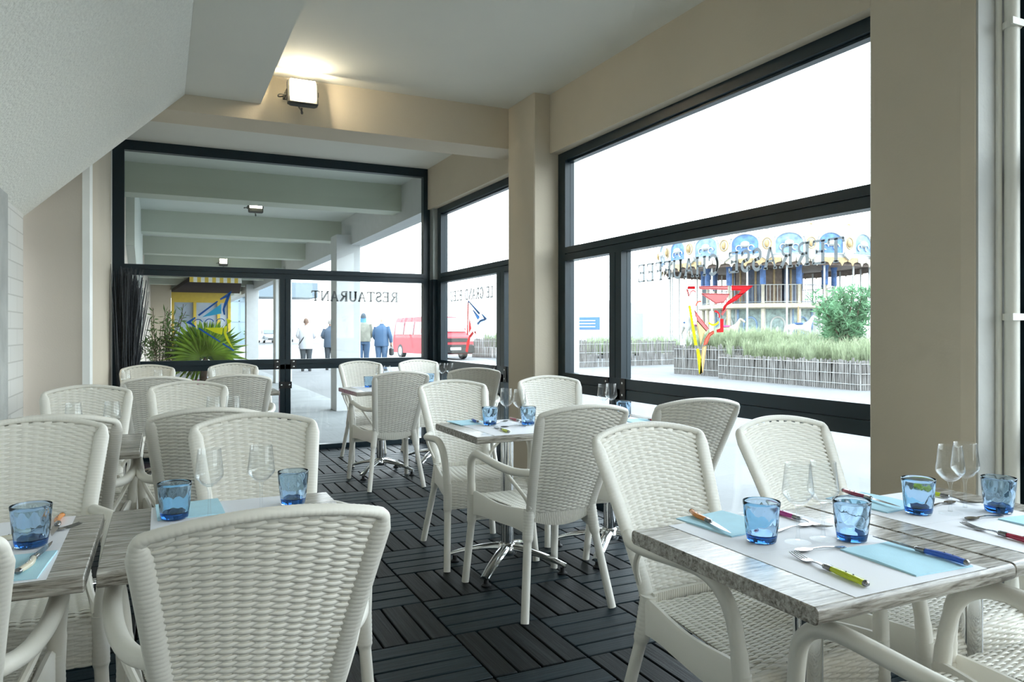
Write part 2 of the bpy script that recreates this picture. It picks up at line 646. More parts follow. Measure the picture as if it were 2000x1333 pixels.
def window_end(name, xa, xb, yc, mull, corner=None):
    d0, d1 = yc - 0.02, yc + 0.06
    fr = MB()
    Xb(fr, xa, xb, 3.005, 3.10, d0, d1)
    Xb(fr, xa, xa + 0.108, 0.0, 3.005, d0, d1)
    Xb(fr, xb - 0.075, xb, 0.0, 3.005, d0, d1)
    Xb(fr, xa + 0.108, xb - 0.075, -0.02, 0.05, d0, d1)
    o = struct(name, fr, M['frame'], smooth=False)
    a, b = xa + 0.108, xb - 0.075
    for nm, z in (('transom', 1.803), ('rail', 0.86)):
        t = MB()
        h = 0.05
        Xb(t, a, b, z, z + h, d0, d1)
        Xb(t, a, b, z + h, z + h + 0.006, d0 + 0.012, d1 - 0.01)
        Xb(t, a, b, z + h + 0.006, z + 2 * h + 0.004, d0 - 0.003, d1)
        t.build(nm, M['frame'], o, smooth=False)
    prev = a
    panes = []
    for (m0, m1) in mull:
        t = MB()
        w = (m1 - m0) / 2
        Xb(t, m0, m0 + w - 0.003, 0.05, 1.803, d0, d1)
        Xb(t, m0 + w + 0.003, m1, 0.05, 1.803, d0, d1)
        Xb(t, m0 + 0.01, m1 - 0.01, 0.05, 1.803, d0 + 0.015, d1 - 0.01)
        t.build('mullion', M['frame'], o, smooth=False)
        for (xx, z0, z1, zs) in ((m0 - 0.028, 0.865, 0.96, (0.885, 0.94)), (m1 + 0.028, 0.865, 0.96, (0.885, 0.94)), ((m0 + m1) / 2, 0.66, 0.73, (0.695,))):
            hw = 0.028 if len(zs) == 2 else 0.065
            hp = MB().box(xx - hw, xx + hw, d0 - 0.008, d0 - 0.001, z0, z1).build('hinge_plate', M['black'], o, smooth=False)
            for zz in zs:
                for dx in ((0,) if len(zs) == 2 else (-0.04, 0.04)):
                    bt = MB()
                    bt.lathe([(0.009, 0), (0.009, 0.004), (0.004, 0.007)], 10, caps=True, mtx=Matrix.Translation((xx + dx, d0 - 0.008, zz)) @ Matrix.Rotation(PI / 2, 4, 'X'))
                    bt.build('bolt', M['steel'], hp)
        panes.append((prev, m0))
        prev = m1
    panes.append((prev, b))
    MB().box(a, b, yc + 0.018, yc + 0.024, 1.90, 3.005).build('pane', M['glass'], o, smooth=False)
    for (p, q) in panes:
        MB().box(p, q, yc + 0.018, yc + 0.024, 0.962, 1.803).build('pane', M['glass'], o, smooth=False)
        MB().box(p, q, yc + 0.018, yc + 0.024, 0.05, 0.86).build('pane', M['glass'], o, smooth=False)
    return o


win3 = window_end('window_3', -0.437, 2.75, 8.0, [(1.107, 1.216)])
struct('wall_back', MB().box(-1.0, 2.97, -2.76, -2.64, -0.03, 3.2), M['beige'], smooth=False)
# corner posts between the two glazed walls
struct('trim_4', MB().box(2.752, 2.83, 7.87, 8.0, 1.84, 2.64), M['galv'], smooth=False)
struct('trim_5', MB().box(2.752, 2.83, 7.87, 8.0, -0.02, 1.84), M['frame'], smooth=False)

# ---- lettering and emblems stuck to the panes
D = {}
for nm, c in dict(red=(0.85, 0.02, 0.03), pink=(0.85, 0.20, 0.20), orange=(0.85, 0.15, 0.10), pale=(0.95, 0.62, 0.28), yellow=(0.95, 0.85, 0.02), navy=(0.01, 0.09, 0.35), sky=(0.05, 0.40, 0.68), blue=(0.05, 0.22, 0.60), lime=(0.72, 0.72, 0.02)).items():
    D[nm] = decal_mat(nm + '_film', c)
D['etch'] = decal_mat('frosted_grey_film', (0.20, 0.22, 0.23), 0.96)
D['etch2'] = decal_mat('pale_frosted_film', (0.15, 0.16, 0.165), 0.96)
KEYS = list(D)

ARC = lambda cx, cy, rx, ry, a0, a1, n=14: [(cx + rx * math.cos(math.radians(a0 + (a1 - a0) * i / n)), cy + ry * math.sin(math.radians(a0 + (a1 - a0) * i / n))) for i in range(n + 1)]
# letters on a unit box: list of (polyline, thickness); T thick stem, N thin stroke, serifs as short thin lines
T_, N_ = 0.165, 0.105
GLY = {
    'T': (0.75, [([(0.375, 0), (0.375, 1)], T_), ([(0.02, 0.98), (0.73, 0.98)], N_), ([(0.03, 0.80), (0.03, 1)], N_), ([(0.72, 0.80), (0.72, 1)], N_), ([(0.24, 0.02), (0.51, 0.02)], N_)]),
    'E': (0.68, [([(0.15, 0), (0.15, 1)], T_), ([(0.02, 0.98), (0.62, 0.98)], N_), ([(0.02, 0.02), (0.64, 0.02)], N_), ([(0.15, 0.52), (0.48, 0.52)], N_), ([(0.61, 0.80), (0.61, 1)], N_), ([(0.63, 0), (0.63, 0.22)], N_), ([(0.47, 0.42), (0.47, 0.62)], N_)]),
    'F': (0.62, [([(0.15, 0), (0.15, 1)], T_), ([(0.02, 0.98), (0.58, 0.98)], N_), ([(0.02, 0.02), (0.30, 0.02)], N_), ([(0.15, 0.52), (0.46, 0.52)], N_), ([(0.57, 0.80), (0.57, 1)], N_), ([(0.45, 0.42), (0.45, 0.62)], N_)]),
    'L': (0.62, [([(0.15, 0), (0.15, 1)], T_), ([(0.02, 0.98), (0.30, 0.98)], N_), ([(0.02, 0.02), (0.58, 0.02)], N_), ([(0.57, 0), (0.57, 0.24)], N_)]),
    'H': (0.82, [([(0.15, 0), (0.15, 1)], T_), ([(0.67, 0), (0.67, 1)], T_), ([(0.15, 0.52), (0.67, 0.52)], N_)] + [([(a, y), (a + 0.26, y)], N_) for a in (0.02, 0.54) for y in (0.02, 0.98)]),
    'N': (0.82, [([(0.13, 0), (0.13, 1)], N_), ([(0.69, 0), (0.69, 1)], N_), ([(0.13, 1), (0.69, 0)], T_)] + [([(0.0, 0.98), (0.2, 0.98)], N_), ([(0.02, 0.02), (0.25, 0.02)], N_), ([(0.57, 0.98), (0.8, 0.98)], N_)]),
    'A': (0.78, [([(0.10, 0), (0.38, 1)], N_), ([(0.40, 1), (0.68, 0)], T_), ([(0.20, 0.35), (0.57, 0.35)], N_), ([(0.0, 0.02), (0.21, 0.02)], N_), ([(0.54, 0.02), (0.78, 0.02)], N_)]),
    'U': (0.80, [([(0.15, 1), (0.15, 0.3)] + ARC(0.40, 0.28, 0.25, 0.26, 180, 360) + [(0.65, 1)], N_ * 1.4), ([(0.15, 0.3), (0.15, 1)], T_), ([(0.02, 0.98), (0.28, 0.98)], N_), ([(0.54, 0.98), (0.77, 0.98)], N_)]),
    'R': (0.78, [([(0.15, 0), (0.15, 1)], T_), ([(0.02, 0.98), (0.36, 0.98)], N_), ([(0.02, 0.02), (0.30, 0.02)], N_), (ARC(0.34, 0.75, 0.24, 0.23, 90, -90), T_ * 0.8), ([(0.15, 0.52), (0.36, 0.52)], N_), ([(0.34, 0.52), (0.66, 0.0)], T_), ([(0.60, 0.02), (0.77, 0.02)], N_)]),
    'S': (0.60, [(ARC(0.29, 0.74, 0.21, 0.24, 20, 250), N_ * 1.6), (ARC(0.29, 0.27, 0.22, 0.25, 80, -160), N_ * 1.6), ([(0.17, 0.56), (0.42, 0.46)], T_), ([(0.51, 0.74), (0.51, 0.98)], N_), ([(0.06, 0.02), (0.06, 0.26)], N_)]),
    'C': (0.76, [(ARC(0.42, 0.5, 0.34, 0.49, 50, 310, 22), N_ * 1.5), (ARC(0.40, 0.5, 0.30, 0.44, 130, 230), T_), ([(0.67, 0.72), (0.67, 0.98)], N_)]),
    'G': (0.82, [(ARC(0.42, 0.5, 0.34, 0.49, 50, 320, 22), N_ * 1.5), (ARC(0.40, 0.5, 0.30, 0.44, 130, 230), T_), ([(0.67, 0.72), (0.67, 0.98)], N_), ([(0.68, 0.06), (0.68, 0.42)], T_), ([(0.54, 0.42), (0.80, 0.42)], N_)]),
    'D': (0.84, [([(0.15, 0), (0.15, 1)], T_), ([(0.02, 0.98), (0.36, 0.98)], N_), ([(0.02, 0.02), (0.36, 0.02)], N_), (ARC(0.34, 0.5, 0.38, 0.48, 90, -90, 18), T_ * 0.85)]),
    'B': (0.74, [([(0.15, 0), (0.15, 1)], T_), ([(0.02, 0.98), (0.36, 0.98)], N_), ([(0.02, 0.02), (0.36, 0.02)], N_), (ARC(0.34, 0.75, 0.22, 0.23, 90, -90), T_ * 0.8), (ARC(0.36, 0.27, 0.27, 0.25, 90, -90), T_ * 0.8), ([(0.15, 0.52), (0.36, 0.52)], N_)]),
    ' ': (0.45, []),
}


def ribbon(mb, pts, th, put, mi=0):
    """flat stroke of even thickness; put maps 2D to 3D"""
    L = len(pts)
    off = []
    for i in range(L):
        a, b = pts[max(i - 1, 0)], pts[min(i + 1, L - 1)]
        dx, dy = b[0] - a[0], b[1] - a[1]
        l = math.hypot(dx, dy) or 1
        off.append((-dy / l * th / 2, dx / l * th / 2))
    for i in range(L - 1):
        p, q, a, b = pts[i], pts[i + 1], off[i], off[i + 1]
        mb.poly([put(p[0] - a[0], p[1] - a[1]), put(q[0] - b[0], q[1] - b[1]), put(q[0] + b[0], q[1] + b[1]), put(p[0] + a[0], p[1] + a[1])], mi)


def lettering(text, put0, total, height, material, parent, squeeze_gap=0.10, bold=1.0):
    width = sum(GLY[c][0] + squeeze_gap for c in text) - squeeze_gap
    sx = total / width
    x = 0.0
    mb = MB()
    for c in text:
        wd, strokes = GLY[c]
        for pts, th in strokes:
            k = [0]
            q = [((x + p[0]) * sx, p[1] * height) for p in pts]
            vertical = abs(pts[0][0] - pts[-1][0]) < abs(pts[0][1] - pts[-1][1])
            th *= bold
            ribbon(mb, q, th * (sx if vertical else height) if len(pts) == 2 else th * min(sx, height), put0)
        x += wd + squeeze_gap
    return mb.build('lettering', material, parent, smooth=False)


# the words are read from outside, so they stand mirrored from in here
lettering('TERRASSE CHAUFFEE', lambda u, v: (2.8515, 2.425 + u, 1.584 + v), 1.635, 0.112, D['etch'], win1)
lettering('RESTAURANT', lambda u, v: (2.39 - u, 8.0265, 1.585 + v), 0.952, 0.105, D['etch2'], win3, bold=1.2)
lettering('LE GRAND BLEU', lambda u, v: (2.8515, 6.438 + u, 1.585 + v), 1.155, 0.105, D['etch2'], win2, bold=1.45)

COCKTAIL = [('red', [(3.547, 1.526), (3.481, 1.523), (3.483, 1.511), (3.552, 1.515)]), ('pink', [(3.447, 1.521), (3.202, 1.511), (3.202, 1.492), (3.444, 1.509)]),
  ('red', [(3.172, 1.509), (3.01, 1.5), (3.084, 1.462), (3.122, 1.461), (3.092, 1.483), (3.172, 1.489)]),
  ('red', [(3.122, 1.461), (3.084, 1.462), (3.128, 1.434), (3.178, 1.417), (3.209, 1.405), (3.23, 1.38), (3.248, 1.371), (3.234, 1.396), (3.206, 1.421), (3.165, 1.442)]),
  ('pink', [(3.426, 1.479), (3.188, 1.465), (3.234, 1.422), (3.301, 1.418)]), ('pink', [(3.558, 1.51), (3.547, 1.509), (3.534, 1.467), (3.542, 1.468)]),
  ('pink', [(3.256, 1.356), (3.223, 1.387), (3.21, 1.383), (3.233, 1.363), (3.243, 1.349)]),
  ('red', [(3.261, 1.327), (3.239, 1.327), (3.239, 1.255), (3.292, 1.255), (3.292, 1.265), (3.261, 1.273)]),
  ('orange', [(3.32, 1.261), (3.316, 1.249), (3.349, 1.231), (3.376, 1.185), (3.405, 1.177), (3.392, 1.213), (3.36, 1.245)]),
  ('pale', [(3.413, 1.166), (3.381, 1.174), (3.413, 1.019), (3.438, 1.004), (3.424, 1.101)]),
  ('yellow', [(3.542, 1.41), (3.525, 1.413), (3.463, 1.176), (3.485, 1.176), (3.522, 1.336)]), ('yellow', [(3.468, 1.152), (3.449, 1.155), (3.429, 1.098), (3.419, 1.015), (3.442, 1.007)]),
  ('pink', [(3.488, 1.383), (3.362, 1.274), (3.381, 1.259), (3.457, 1.317)]), ('pale', [(3.468, 1.321), (3.457, 1.317), (3.381, 1.259), (3.403, 1.245), (3.43, 1.18)])]
FISH = [('navy', [(0.321, 1.423), (0.334, 1.409), (0.513, 1.558), (0.501, 1.566)]),
  ('navy', [(0.212, 1.344), (0.295, 1.402), (0.303, 1.386), (0.257, 1.349), (0.305, 1.306), (0.294, 1.296), (0.257, 1.323)]),
  ('navy', [(0.526, 1.587), (0.641, 1.672), (0.606, 1.61), (0.534, 1.573)]),
  ('navy', [(0.593, 1.61), (0.641, 1.672), (0.606, 1.561), (0.573, 1.49), (0.578, 1.425), (0.564, 1.425), (0.552, 1.475), (0.567, 1.539)]),
  ('sky', [(0.36, 1.398), (0.541, 1.537), (0.542, 1.437)]), ('navy', [(0.326, 1.28), (0.334, 1.296), (0.535, 1.156), (0.524, 1.145)]),
  ('navy', [(0.557, 1.141), (0.666, 1.066), (0.656, 1.052), (0.549, 1.127)]), ('lime', [(0.382, 1.292), (0.56, 1.296), (0.547, 1.222), (0.482, 1.243)]),
  ('lime', [(0.587, 1.391), (0.643, 1.363), (0.6, 1.327), (0.596, 1.363)]), ('lime', [(0.567, 1.307), (0.6, 1.31), (0.59, 1.236), (0.633, 1.13), (0.666, 1.066), (0.593, 1.159), (0.564, 1.236)])]
MARTINI = [('red', [(7.078, 1.556), (7.06, 1.555), (7.073, 1.219), (7.1, 1.219)]), ('navy', [(7.067, 1.576), (7.031, 1.557), (7.064, 1.547)]),
  ('blue', [(7.037, 1.558), (6.974, 1.532), (6.754, 1.436), (6.781, 1.428)]), ('blue', [(6.709, 1.428), (6.584, 1.377), (6.627, 1.369)]),
  ('blue', [(6.939, 1.475), (6.764, 1.396), (6.81, 1.375)]), ('blue', [(6.619, 1.379), (6.627, 1.369), (6.734, 1.356), (6.81, 1.321), (6.832, 1.335), (6.751, 1.366)]),
  ('red', [(7.037, 1.393), (6.983, 1.286), (7.046, 1.232)]), ('red', [(6.939, 1.254), (6.918, 1.239), (7.01, 1.199), (7.085, 1.042), (7.136, 1.049), (7.096, 1.151), (7.028, 1.212)]),
  ('red', [(6.904, 1.254), (6.849, 1.225), (6.861, 1.249)])]


def emblem(polys, put, parent, rings=(), edge=0.0):
    mb = MB()
    for c, pts in polys:
        if edge:
            ribbon(mb, pts + [pts[0]], edge, put, KEYS.index(c))
        mb.poly([put(*p) for p in pts], KEYS.index(c))
    for (cx, cy, rx, ry, a0, a1, th, c) in rings:
        ribbon(mb, ARC(cx, cy, rx, ry, a0, a1), th, put, KEYS.index(c))
    bm = mb.build('emblem', [D[k] for k in KEYS], parent, smooth=False)
    return bm


emblem(COCKTAIL, lambda y, z: (2.8515, y, z), win1, [(3.50, 1.475, 0.03, 0.025, 0, 150, 0.010, 'pink'), (3.44, 1.41, 0.032, 0.024, -10, 120, 0.011, 'orange'), (3.31, 1.345, 0.04, 0.028, 90, 200, 0.010, 'red'), (3.32, 1.325, 0.045, 0.03, 200, 330, 0.012, 'yellow')], edge=0.006)
emblem(FISH, lambda x, z: (x, 8.0265, z), win3, [(0.325 + 0.105 * k, 1.347 + 0.004 * k, 0.038, 0.03, 5, 175, 0.008, 'navy') for k in range(3)])
emblem(MARTINI, lambda y, z: (2.8515, y, z), win2, edge=0.016)

# ================================================================== FLOODLIGHT
M['led'] = emit_mat('lit_led_panel', (1.0, 0.93, 0.76), 26.0)
M['lamp_grey'] = mat('dark_grey_cast_metal', (0.05, 0.05, 0.045), 0.45)


def floodlight(loc, s, label, tilt, power, glow):
    o = empty('floodlight', loc)
    tag(o, label, 'floodlight', 'floodlights under the ceiling')
    mt = Matrix.Rotation(tilt, 4, 'X') @ Matrix.Scale(s, 4)
    h = MB()
    h.bbox(-0.105, 0.105, -0.03, 0.035, -0.10, 0.085, 0.012, mtx=mt)
    for k in range(7):
        h.box(-0.085 + k * 0.026, -0.079 + k * 0.026, 0.03, 0.055, -0.08, 0.07, mtx=mt)
    ho = h.build('housing', M['lamp_grey'], o, angle=30)
    e = MB()
    e.box(-0.086, 0.086, -0.036, -0.029, -0.035, 0.078, mtx=mt)
    e.build('light_panel', M['led'] if glow is None else glow, o, smooth=False)
    g = MB()
    for sx in (-1, 1):
        g.box(sx * 0.108 - 0.004, sx * 0.108 + 0.004, -0.006, 0.16, -0.02, 0.012, mtx=Matrix.Scale(s, 4))
    g.box(-0.112, 0.112, 0.15, 0.158, -0.02, 0.012, mtx=Matrix.Scale(s, 4))
    g.build('bracket', M['lamp_grey'], o, smooth=False)
    cb = MB()
    cb.sweep(smoothline([(0.0, 0.03, -0.10 * s), (0.0, 0.05, -0.14 * s), (0.02, 0.09, -0.12 * s), (0.0, 0.155 * s, -0.06)], 2), 0.006 * s, n=6)
    cb.build('cable', M['lamp_grey'], o)
    cb = MB()
    cb.sweep(smoothline([(-0.108 * s, 0.0, -0.03 * s), (-0.16 * s, 0.03, -0.02 * s), (-0.16 * s, 0.08, -0.03 * s), (-0.108 * s, 0.14 * s, 0.0)], 2), 0.005 * s, n=6)
    cb.build('cable', M['lamp_grey'], o)
    if power:
        ld = bpy.data.lights.new('floodlight_beam', 'AREA')
        ld.shape = 'RECTANGLE'
        ld.size = 0.17
        ld.size_y = 0.12
        ld.energy = power
        ld.color = (1.0, 0.86, 0.62)
        lo = bpy.data.objects.new('floodlight_beam', ld)
        COL.objects.link(lo)
        lo.parent = o
        lo.location = (0, -0.05 * math.cos(tilt) + 0.0, -0.05 * math.sin(tilt) + 0.012)
        lo.rotation_euler = (PI / 2 + tilt + PI, 0, 0)
        lo.rotation_euler = (PI / 2 + tilt, 0, 0)
    return o


floodlight((0.90, 5.37, 2.955), 1.0, 'lit floodlight on the beam inside the room beside the stair landing', math.radians(-10), 15, None)
floodlight((1.19, 10.95, 3.02), 0.95, 'lit floodlight outside, larger of the two seen through the end window', math.radians(-10), 0, None)
floodlight((1.34, 19.19, 2.93), 0.95, 'lit floodlight outside, smaller farther one seen just above the transom', math.radians(-10), 0, None)

# unseen rear beam, with two floodlights added there as fill for the room
struct('trim_6', MB().box(-0.9, 2.735, -1.72, -1.37, 2.768, 3.12), M['beige'], smooth=False)
for fx, fl in ((0.95, 'added fill floodlight, unseen behind the viewpoint, above the left tables'), (2.0, 'added fill floodlight, unseen behind the viewpoint, nearer the side windows')):
    q = floodlight((fx, -1.20, 2.50), 1.0, fl, math.radians(72), 125, None)
    [c for c in q.children if c.type == 'LIGHT'][0].data.color = (1.0, 0.97, 0.92)
    q.rotation_euler = (0, 0, PI)

# ================================================================== PIPES AT THE RIGHT PILLAR
M['pipe'] = mat('cream_painted_pipe', (0.80, 0.785, 0.71), 0.45, var=0.03)
po = empty('drain_pipe', (2.739, 1.612, 0))
tag(po, 'thick cream painted vertical pipe beside the right-hand pillar', 'pipe')
MB().lathe([(0.024, 0.0), (0.024, 3.10)], 20, caps=True).build('pipe', M['pipe'], po)
for z in (1.22 + 0.09, 2.35):
    c = MB()
    c.box(-0.052, 0.012, -0.034, -0.026, z - 0.012, z + 0.012)
    c.lathe([(0.030, z - 0.012), (0.030, z + 0.012)], 20, caps=True)
    c.build('pipe_clamp', M['pipe'], po, smooth=False)
MB().lathe([(0.011, 0.0), (0.011, 3.10)], 14, caps=True, mtx=Matrix.Translation((2.716, 1.645, 0))).build('thin_pipe', M['pipe'])
tag(bpy.data.objects['thin_pipe'], 'thin cream vertical pipe between the right pillar and the thick pipe', 'pipe')

# ================================================================== CHAIRS
def chair_w(t):
    return 0.152 + 0.060 * t ** 1.15


def chair_pt(s, t):
    zt = 0.910 + 0.033 * (1 - s * s)
    z = 0.43 + t * (zt - 0.43)
    y = -0.215 - 0.215 * (t ** 1.15) - 0.045 * (1 - s * s) * (0.35 + 0.65 * t)
    return Vector((s * chair_w(t), y, z))


CN = Vector((0, 0.909, 0.417))


def make_chair():
    root = empty('wicker_armchair')
    R_ = M['resin']
    # woven back: horizontal strands over and under upright stakes
    b = MB()
    NS = 11
    ROWS = 62
    for r in range(ROWS):
        t = 0.055 + (0.965 - 0.055) * r / (ROWS - 1)
        path, nrm = [], []
        K = NS * 4
        for k in range(K + 1):
            u = k / K
            s = -0.93 + 1.86 * u
            p = chair_pt(s, t)
            o = 0.0036 * math.cos(PI * (u * NS - 0.5)) * (-1) ** r
            path.append(p + CN * o)
        b.sweep(path, 0.0050, 0.0032, 8, normal=CN, caps=False)
    for j in range(NS):
        s = -0.93 + 1.86 * (j + 0.5) / NS
        path = [chair_pt(s, 0.03 + 0.95 * k / 14) for k in range(15)]
        b.sweep(path, 0.0120, 0.0014, 6, normal=CN, caps=False)
    b.build('backrest', R_, root, angle=60)
    # wrapped frame round the back
    pts = [chair_pt(-1, t) for t in (0.0, 0.15, 0.3, 0.45, 0.6, 0.75, 0.88, 0.945)]
    pts += [chair_pt(-1.0, 0.995)]
    pts += [chair_pt(s, 1.0) for s in (-0.88, -0.7, -0.5, -0.25, 0, 0.25, 0.5, 0.7, 0.88)]
    pts += [chair_pt(1.0, 0.995)]
    pts += [chair_pt(1, t) for t in (0.945, 0.88, 0.75, 0.6, 0.45, 0.3, 0.15, 0.0)]
    pts = resample(smoothline(pts, 3), 0.0036)
    L = len(pts)
    ra, rb = [], []
    for i, p in enumerate(pts):
        top = min(1.0, max(0.0, (p.z - 0.875) / 0.04))
        rib = 1 + 0.06 * math.cos(2 * PI * i / 3.0)
        ra.append((0.025 * (1 - top) + 0.0105 * top) * (0.97 + 0.03 * rib))
        rb.append((0.0135 * (1 - top) + 0.0125 * top) * rib)
    f = MB()
    f.sweep(pts, ra, rb, 10, normal=CN)
    # pleated band closing the weave at the bottom of the back
    band = []
    n = 66
    for i in range(n + 1):
        s = -0.95 + 1.9 * i / n
        p = chair_pt(s, 0.0)
        o = 0.0025 * (i % 2)
        drop = 0.02 + 0.03 * (1 - s * s)
        y = p.y - o
        band.append([(p.x, y, 0.475), (p.x, y - 0.006, 0.44), (p.x, y + 0.004, 0.435 - drop), (p.x, y + 0.014, 0.435 - drop), (p.x, y + 0.016, 0.475)])
    f.loft(band, closed=True, caps=True)
    f.build('back_frame', R_, root, angle=50, fix=True)
    # woven seat rolling over into the front apron
    st = MB()

    def seat_pt(s, v):
        """v 0 rear .. 1 front edge .. 1.3 bottom of the apron"""
        if v <= 1.0:
            wd = 0.162 + 0.068 * v
            y = -0.215 + 0.475 * v
            z = 0.448 - 0.012 * math.sin(PI * v) * (1 - s * s) + 0.006 * v
            if v > 0.9:
                q = (v - 0.9) / 0.1
                z -= 0.016 * q * q
        else:
            wd = 0.230
            q = (v - 1.0) / 0.3
            y = 0.260 + 0.016 * math.sin(min(1, q * 3) * PI / 2) - 0.008 * q
            z = 0.438 - 0.128 * q
        return Vector((s * wd, y, z))

    rows = 58
    NSS = 12
    for r in range(rows + 17):
        v = 0.03 + 0.97 * r / rows if r <= rows else 1.0 + 0.3 * (r - rows) / 17
        path, nr = [], []
        K = NSS * 4
        vp, vm = min(v + 0.01, 1.3), max(v - 0.01, 0)
        for k in range(K + 1):
            u = k / K
            s = -0.94 + 1.88 * u
            tv = seat_pt(s, vp) - seat_pt(s, vm)
            nn = Vector((0, -tv.z, tv.y)).normalized()
            o = 0.0034 * math.cos(PI * (u * NSS - 0.5)) * (-1) ** r
            path.append(seat_pt(s, v) + nn * o)
            nr.append(nn)
        st.sweep(path, 0.0049, 0.0030, 8, normal=nr, caps=False)
    for j in range(NSS):
        s = -0.94 + 1.88 * (j + 0.5) / NSS
        path = [seat_pt(s, 0.01 + 1.28 * k / 30) - Vector((0, 0, 0.001)) for k in range(31)]
        st.sweep(path, 0.0105, 0.0014, 6, normal=Vector((0, 0.25, 1)), caps=False)
    st.build('seat', R_, root, angle=60)
    # smooth side rails
    for sx in (-1, 1):
        rl = MB()
        rings = []
        for i in range(15):
            v = i / 14
            x = sx * (0.162 + 0.068 * v)
            y = -0.235 + 0.505 * v
            zt = 0.458 + 0.010 * math.cos(2 * PI * v) - 0.004
            hgt = 0.075 + 0.035 * (2 * v - 1) ** 2 + 0.012 * v
            q = 0.013
            rings.append([(x - q, y, zt - 0.005), (x - q * 0.4, y, zt + 0.003), (x + q * 0.4, y, zt + 0.003), (x + q, y, zt - 0.005), (x + q, y, zt - hgt), (x - q, y, zt - hgt)])
        rl.loft(rings, True, True)
        rl.build('seat_rail', R_, root, angle=45, fix=True)
    # legs
    for sx in (-1, 1):
        lg = MB()
        pts = resample([Vector((sx * 0.158, -0.215, 0.47)), Vector((sx * 0.170, -0.225, 0.36)), Vector((sx * 0.222, -0.300, 0.0))], 0.0045)
        rr = []
        for i, p in enumerate(pts):
            if p.z > 0.34:
                rr.append(0.0245 * (1 + 0.03 * math.cos(2 * PI * i / 3)))
            elif p.z > 0.325:
                rr.append(0.0245 - 0.006 * (0.34 - p.z) / 0.015)
            else:
                rr.append(0.0185 - 0.001 * (0.325 - p.z))
        lg.sweep(pts, rr, n=12)
        lg.build('leg', R_, root)
        lg = MB()
        pts = resample([Vector((sx * 0.236, 0.262, 0.45)), Vector((sx * 0.238, 0.266, 0.31)), Vector((sx * 0.254, 0.310, 0.0))], 0.0045)
        rr = []
        for i, p in enumerate(pts):
            if p.z > 0.315:
                rr.append(0.023 * (1 + 0.02 * math.cos(2 * PI * i / 3)))
            elif p.z > 0.30:
                rr.append(0.023 - 0.0045 * (0.315 - p.z) / 0.015)
            else:
                rr.append(0.0185 - 0.001 * (0.30 - p.z))
        lg.sweep(pts, rr, n=12)
        lg.build('leg', R_, root)
    # arms and braces
    for sx in (-1, 1):
        pts = smoothline([(sx * 0.237, 0.266, 0.40), (sx * 0.243, 0.258, 0.53), (sx * 0.254, 0.235, 0.625), (sx * 0.259, 0.165, 0.668), (sx * 0.263, 0.05, 0.664), (sx * 0.255, -0.09, 0.648), (sx * 0.228, -0.21, 0.636), (sx * 0.180, -0.288, 0.642)], 3)
        pts = resample(pts, 0.012)
        ra = [0.0195 if p.z > 0.5 else 0.0215 for p in pts]
        ra[-1] = 0.009
        ra[-2] = 0.013
        MB().sweep(pts, ra, [r * 0.92 for r in ra], n=12).build('armrest', R_, root)
        pts = smoothline([(sx * 0.248, -0.13, 0.640), (sx * 0.222, -0.19, 0.585), (sx * 0.185, -0.235, 0.525), (sx * 0.165, -0.240, 0.475)], 2)
        MB().sweep(pts, 0.0085, n=8).build('brace', R_, root)
    return root


CHAIR = make_chair()
CHAIRS = [
    # x, y, facing (deg; 0 = away from the camera, 180 = towards it), label, group
    (0.163, 1.815, 1.5, 'large cream wicker armchair in the left foreground, back to the camera', 'front left'),
    (-0.47, 1.89, 2, 'cream wicker armchair cut off by the left edge, only its right corner and arm showing', 'front left'),
    (-0.40, 2.66, 181, 'cream wicker armchair facing us at far left behind the cut-off tumbler', 'front left'),
    (0.315, 2.47, 180, 'cream wicker armchair facing us behind two wine glasses, beyond the large foreground chair', 'front left'),
    (-0.37, 3.66, 0, 'cream wicker armchair seen from behind, back rising behind the far left facing chair', 'middle left'),
    (0.16, 3.68, 1, 'cream wicker armchair seen from behind, hidden by the facing chair with wine glasses', 'middle left'),
    (-0.37, 4.40, 182, 'cream wicker armchair facing us against the beige left wall, behind two clear glasses', 'middle left'),
    (0.13, 4.52, 178, 'cream wicker armchair facing us at the middle left table, beside the wall-side one', 'middle left'),
    (-0.03, 6.07, 0, 'cream wicker armchair seen from behind, in front of the black reeds', 'far left'),
    (0.53, 6.08, -4, 'cream wicker armchair seen from behind, its arm showing beside the end window mullion', 'far left'),
    (-0.12, 7.10, 180, 'cream wicker armchair facing us against the end window beside the black reeds', 'far left'),
    (0.62, 7.15, 180, 'cream wicker armchair facing us against the end window just below the palm', 'far left'),
    (1.85, 7.12, 180, 'cream wicker armchair facing us before the end window, beyond the grey far centre table', 'far centre'),
    (2.50, 7.20, 180, 'cream wicker armchair facing us in the far window corner below the red van', 'far centre'),
    (1.69, 5.98, -1, 'cream wicker armchair seen from behind at the far centre table, all four legs visible', 'far centre'),
    (2.51, 6.20, -16, 'cream wicker armchair seen from behind in shade beside the free-standing pillar', 'far centre'),
    (1.62, 3.92, 176, 'cream wicker armchair facing us beyond the centre table with the yellow fork', 'centre'),
    (2.33, 4.05, 170, 'cream wicker armchair facing us at the foot of the free-standing pillar', 'centre'),
    (1.63, 3.14, 0, 'cream wicker armchair seen from behind in mid-room, drawn up to the centre table', 'centre'),
    (2.32, 3.16, -8, 'cream wicker armchair seen from behind beside the lower rail of the big side window', 'centre'),
    (1.47, 1.60, 180, 'cream wicker armchair facing us behind the orange knife at the right foreground table', 'front right'),
    (2.03, 1.55, 182, 'cream wicker armchair with light through its back, left of the right-hand pillar', 'front right'),
    (1.46, 0.90, 0, 'cream wicker armchair under the right foreground table corner, only arms and seat showing', 'front right'),
    (1.99, 0.92, 0, 'cream wicker armchair at the lower right edge, arm beside the other tucked-in chair', 'front right'),
]
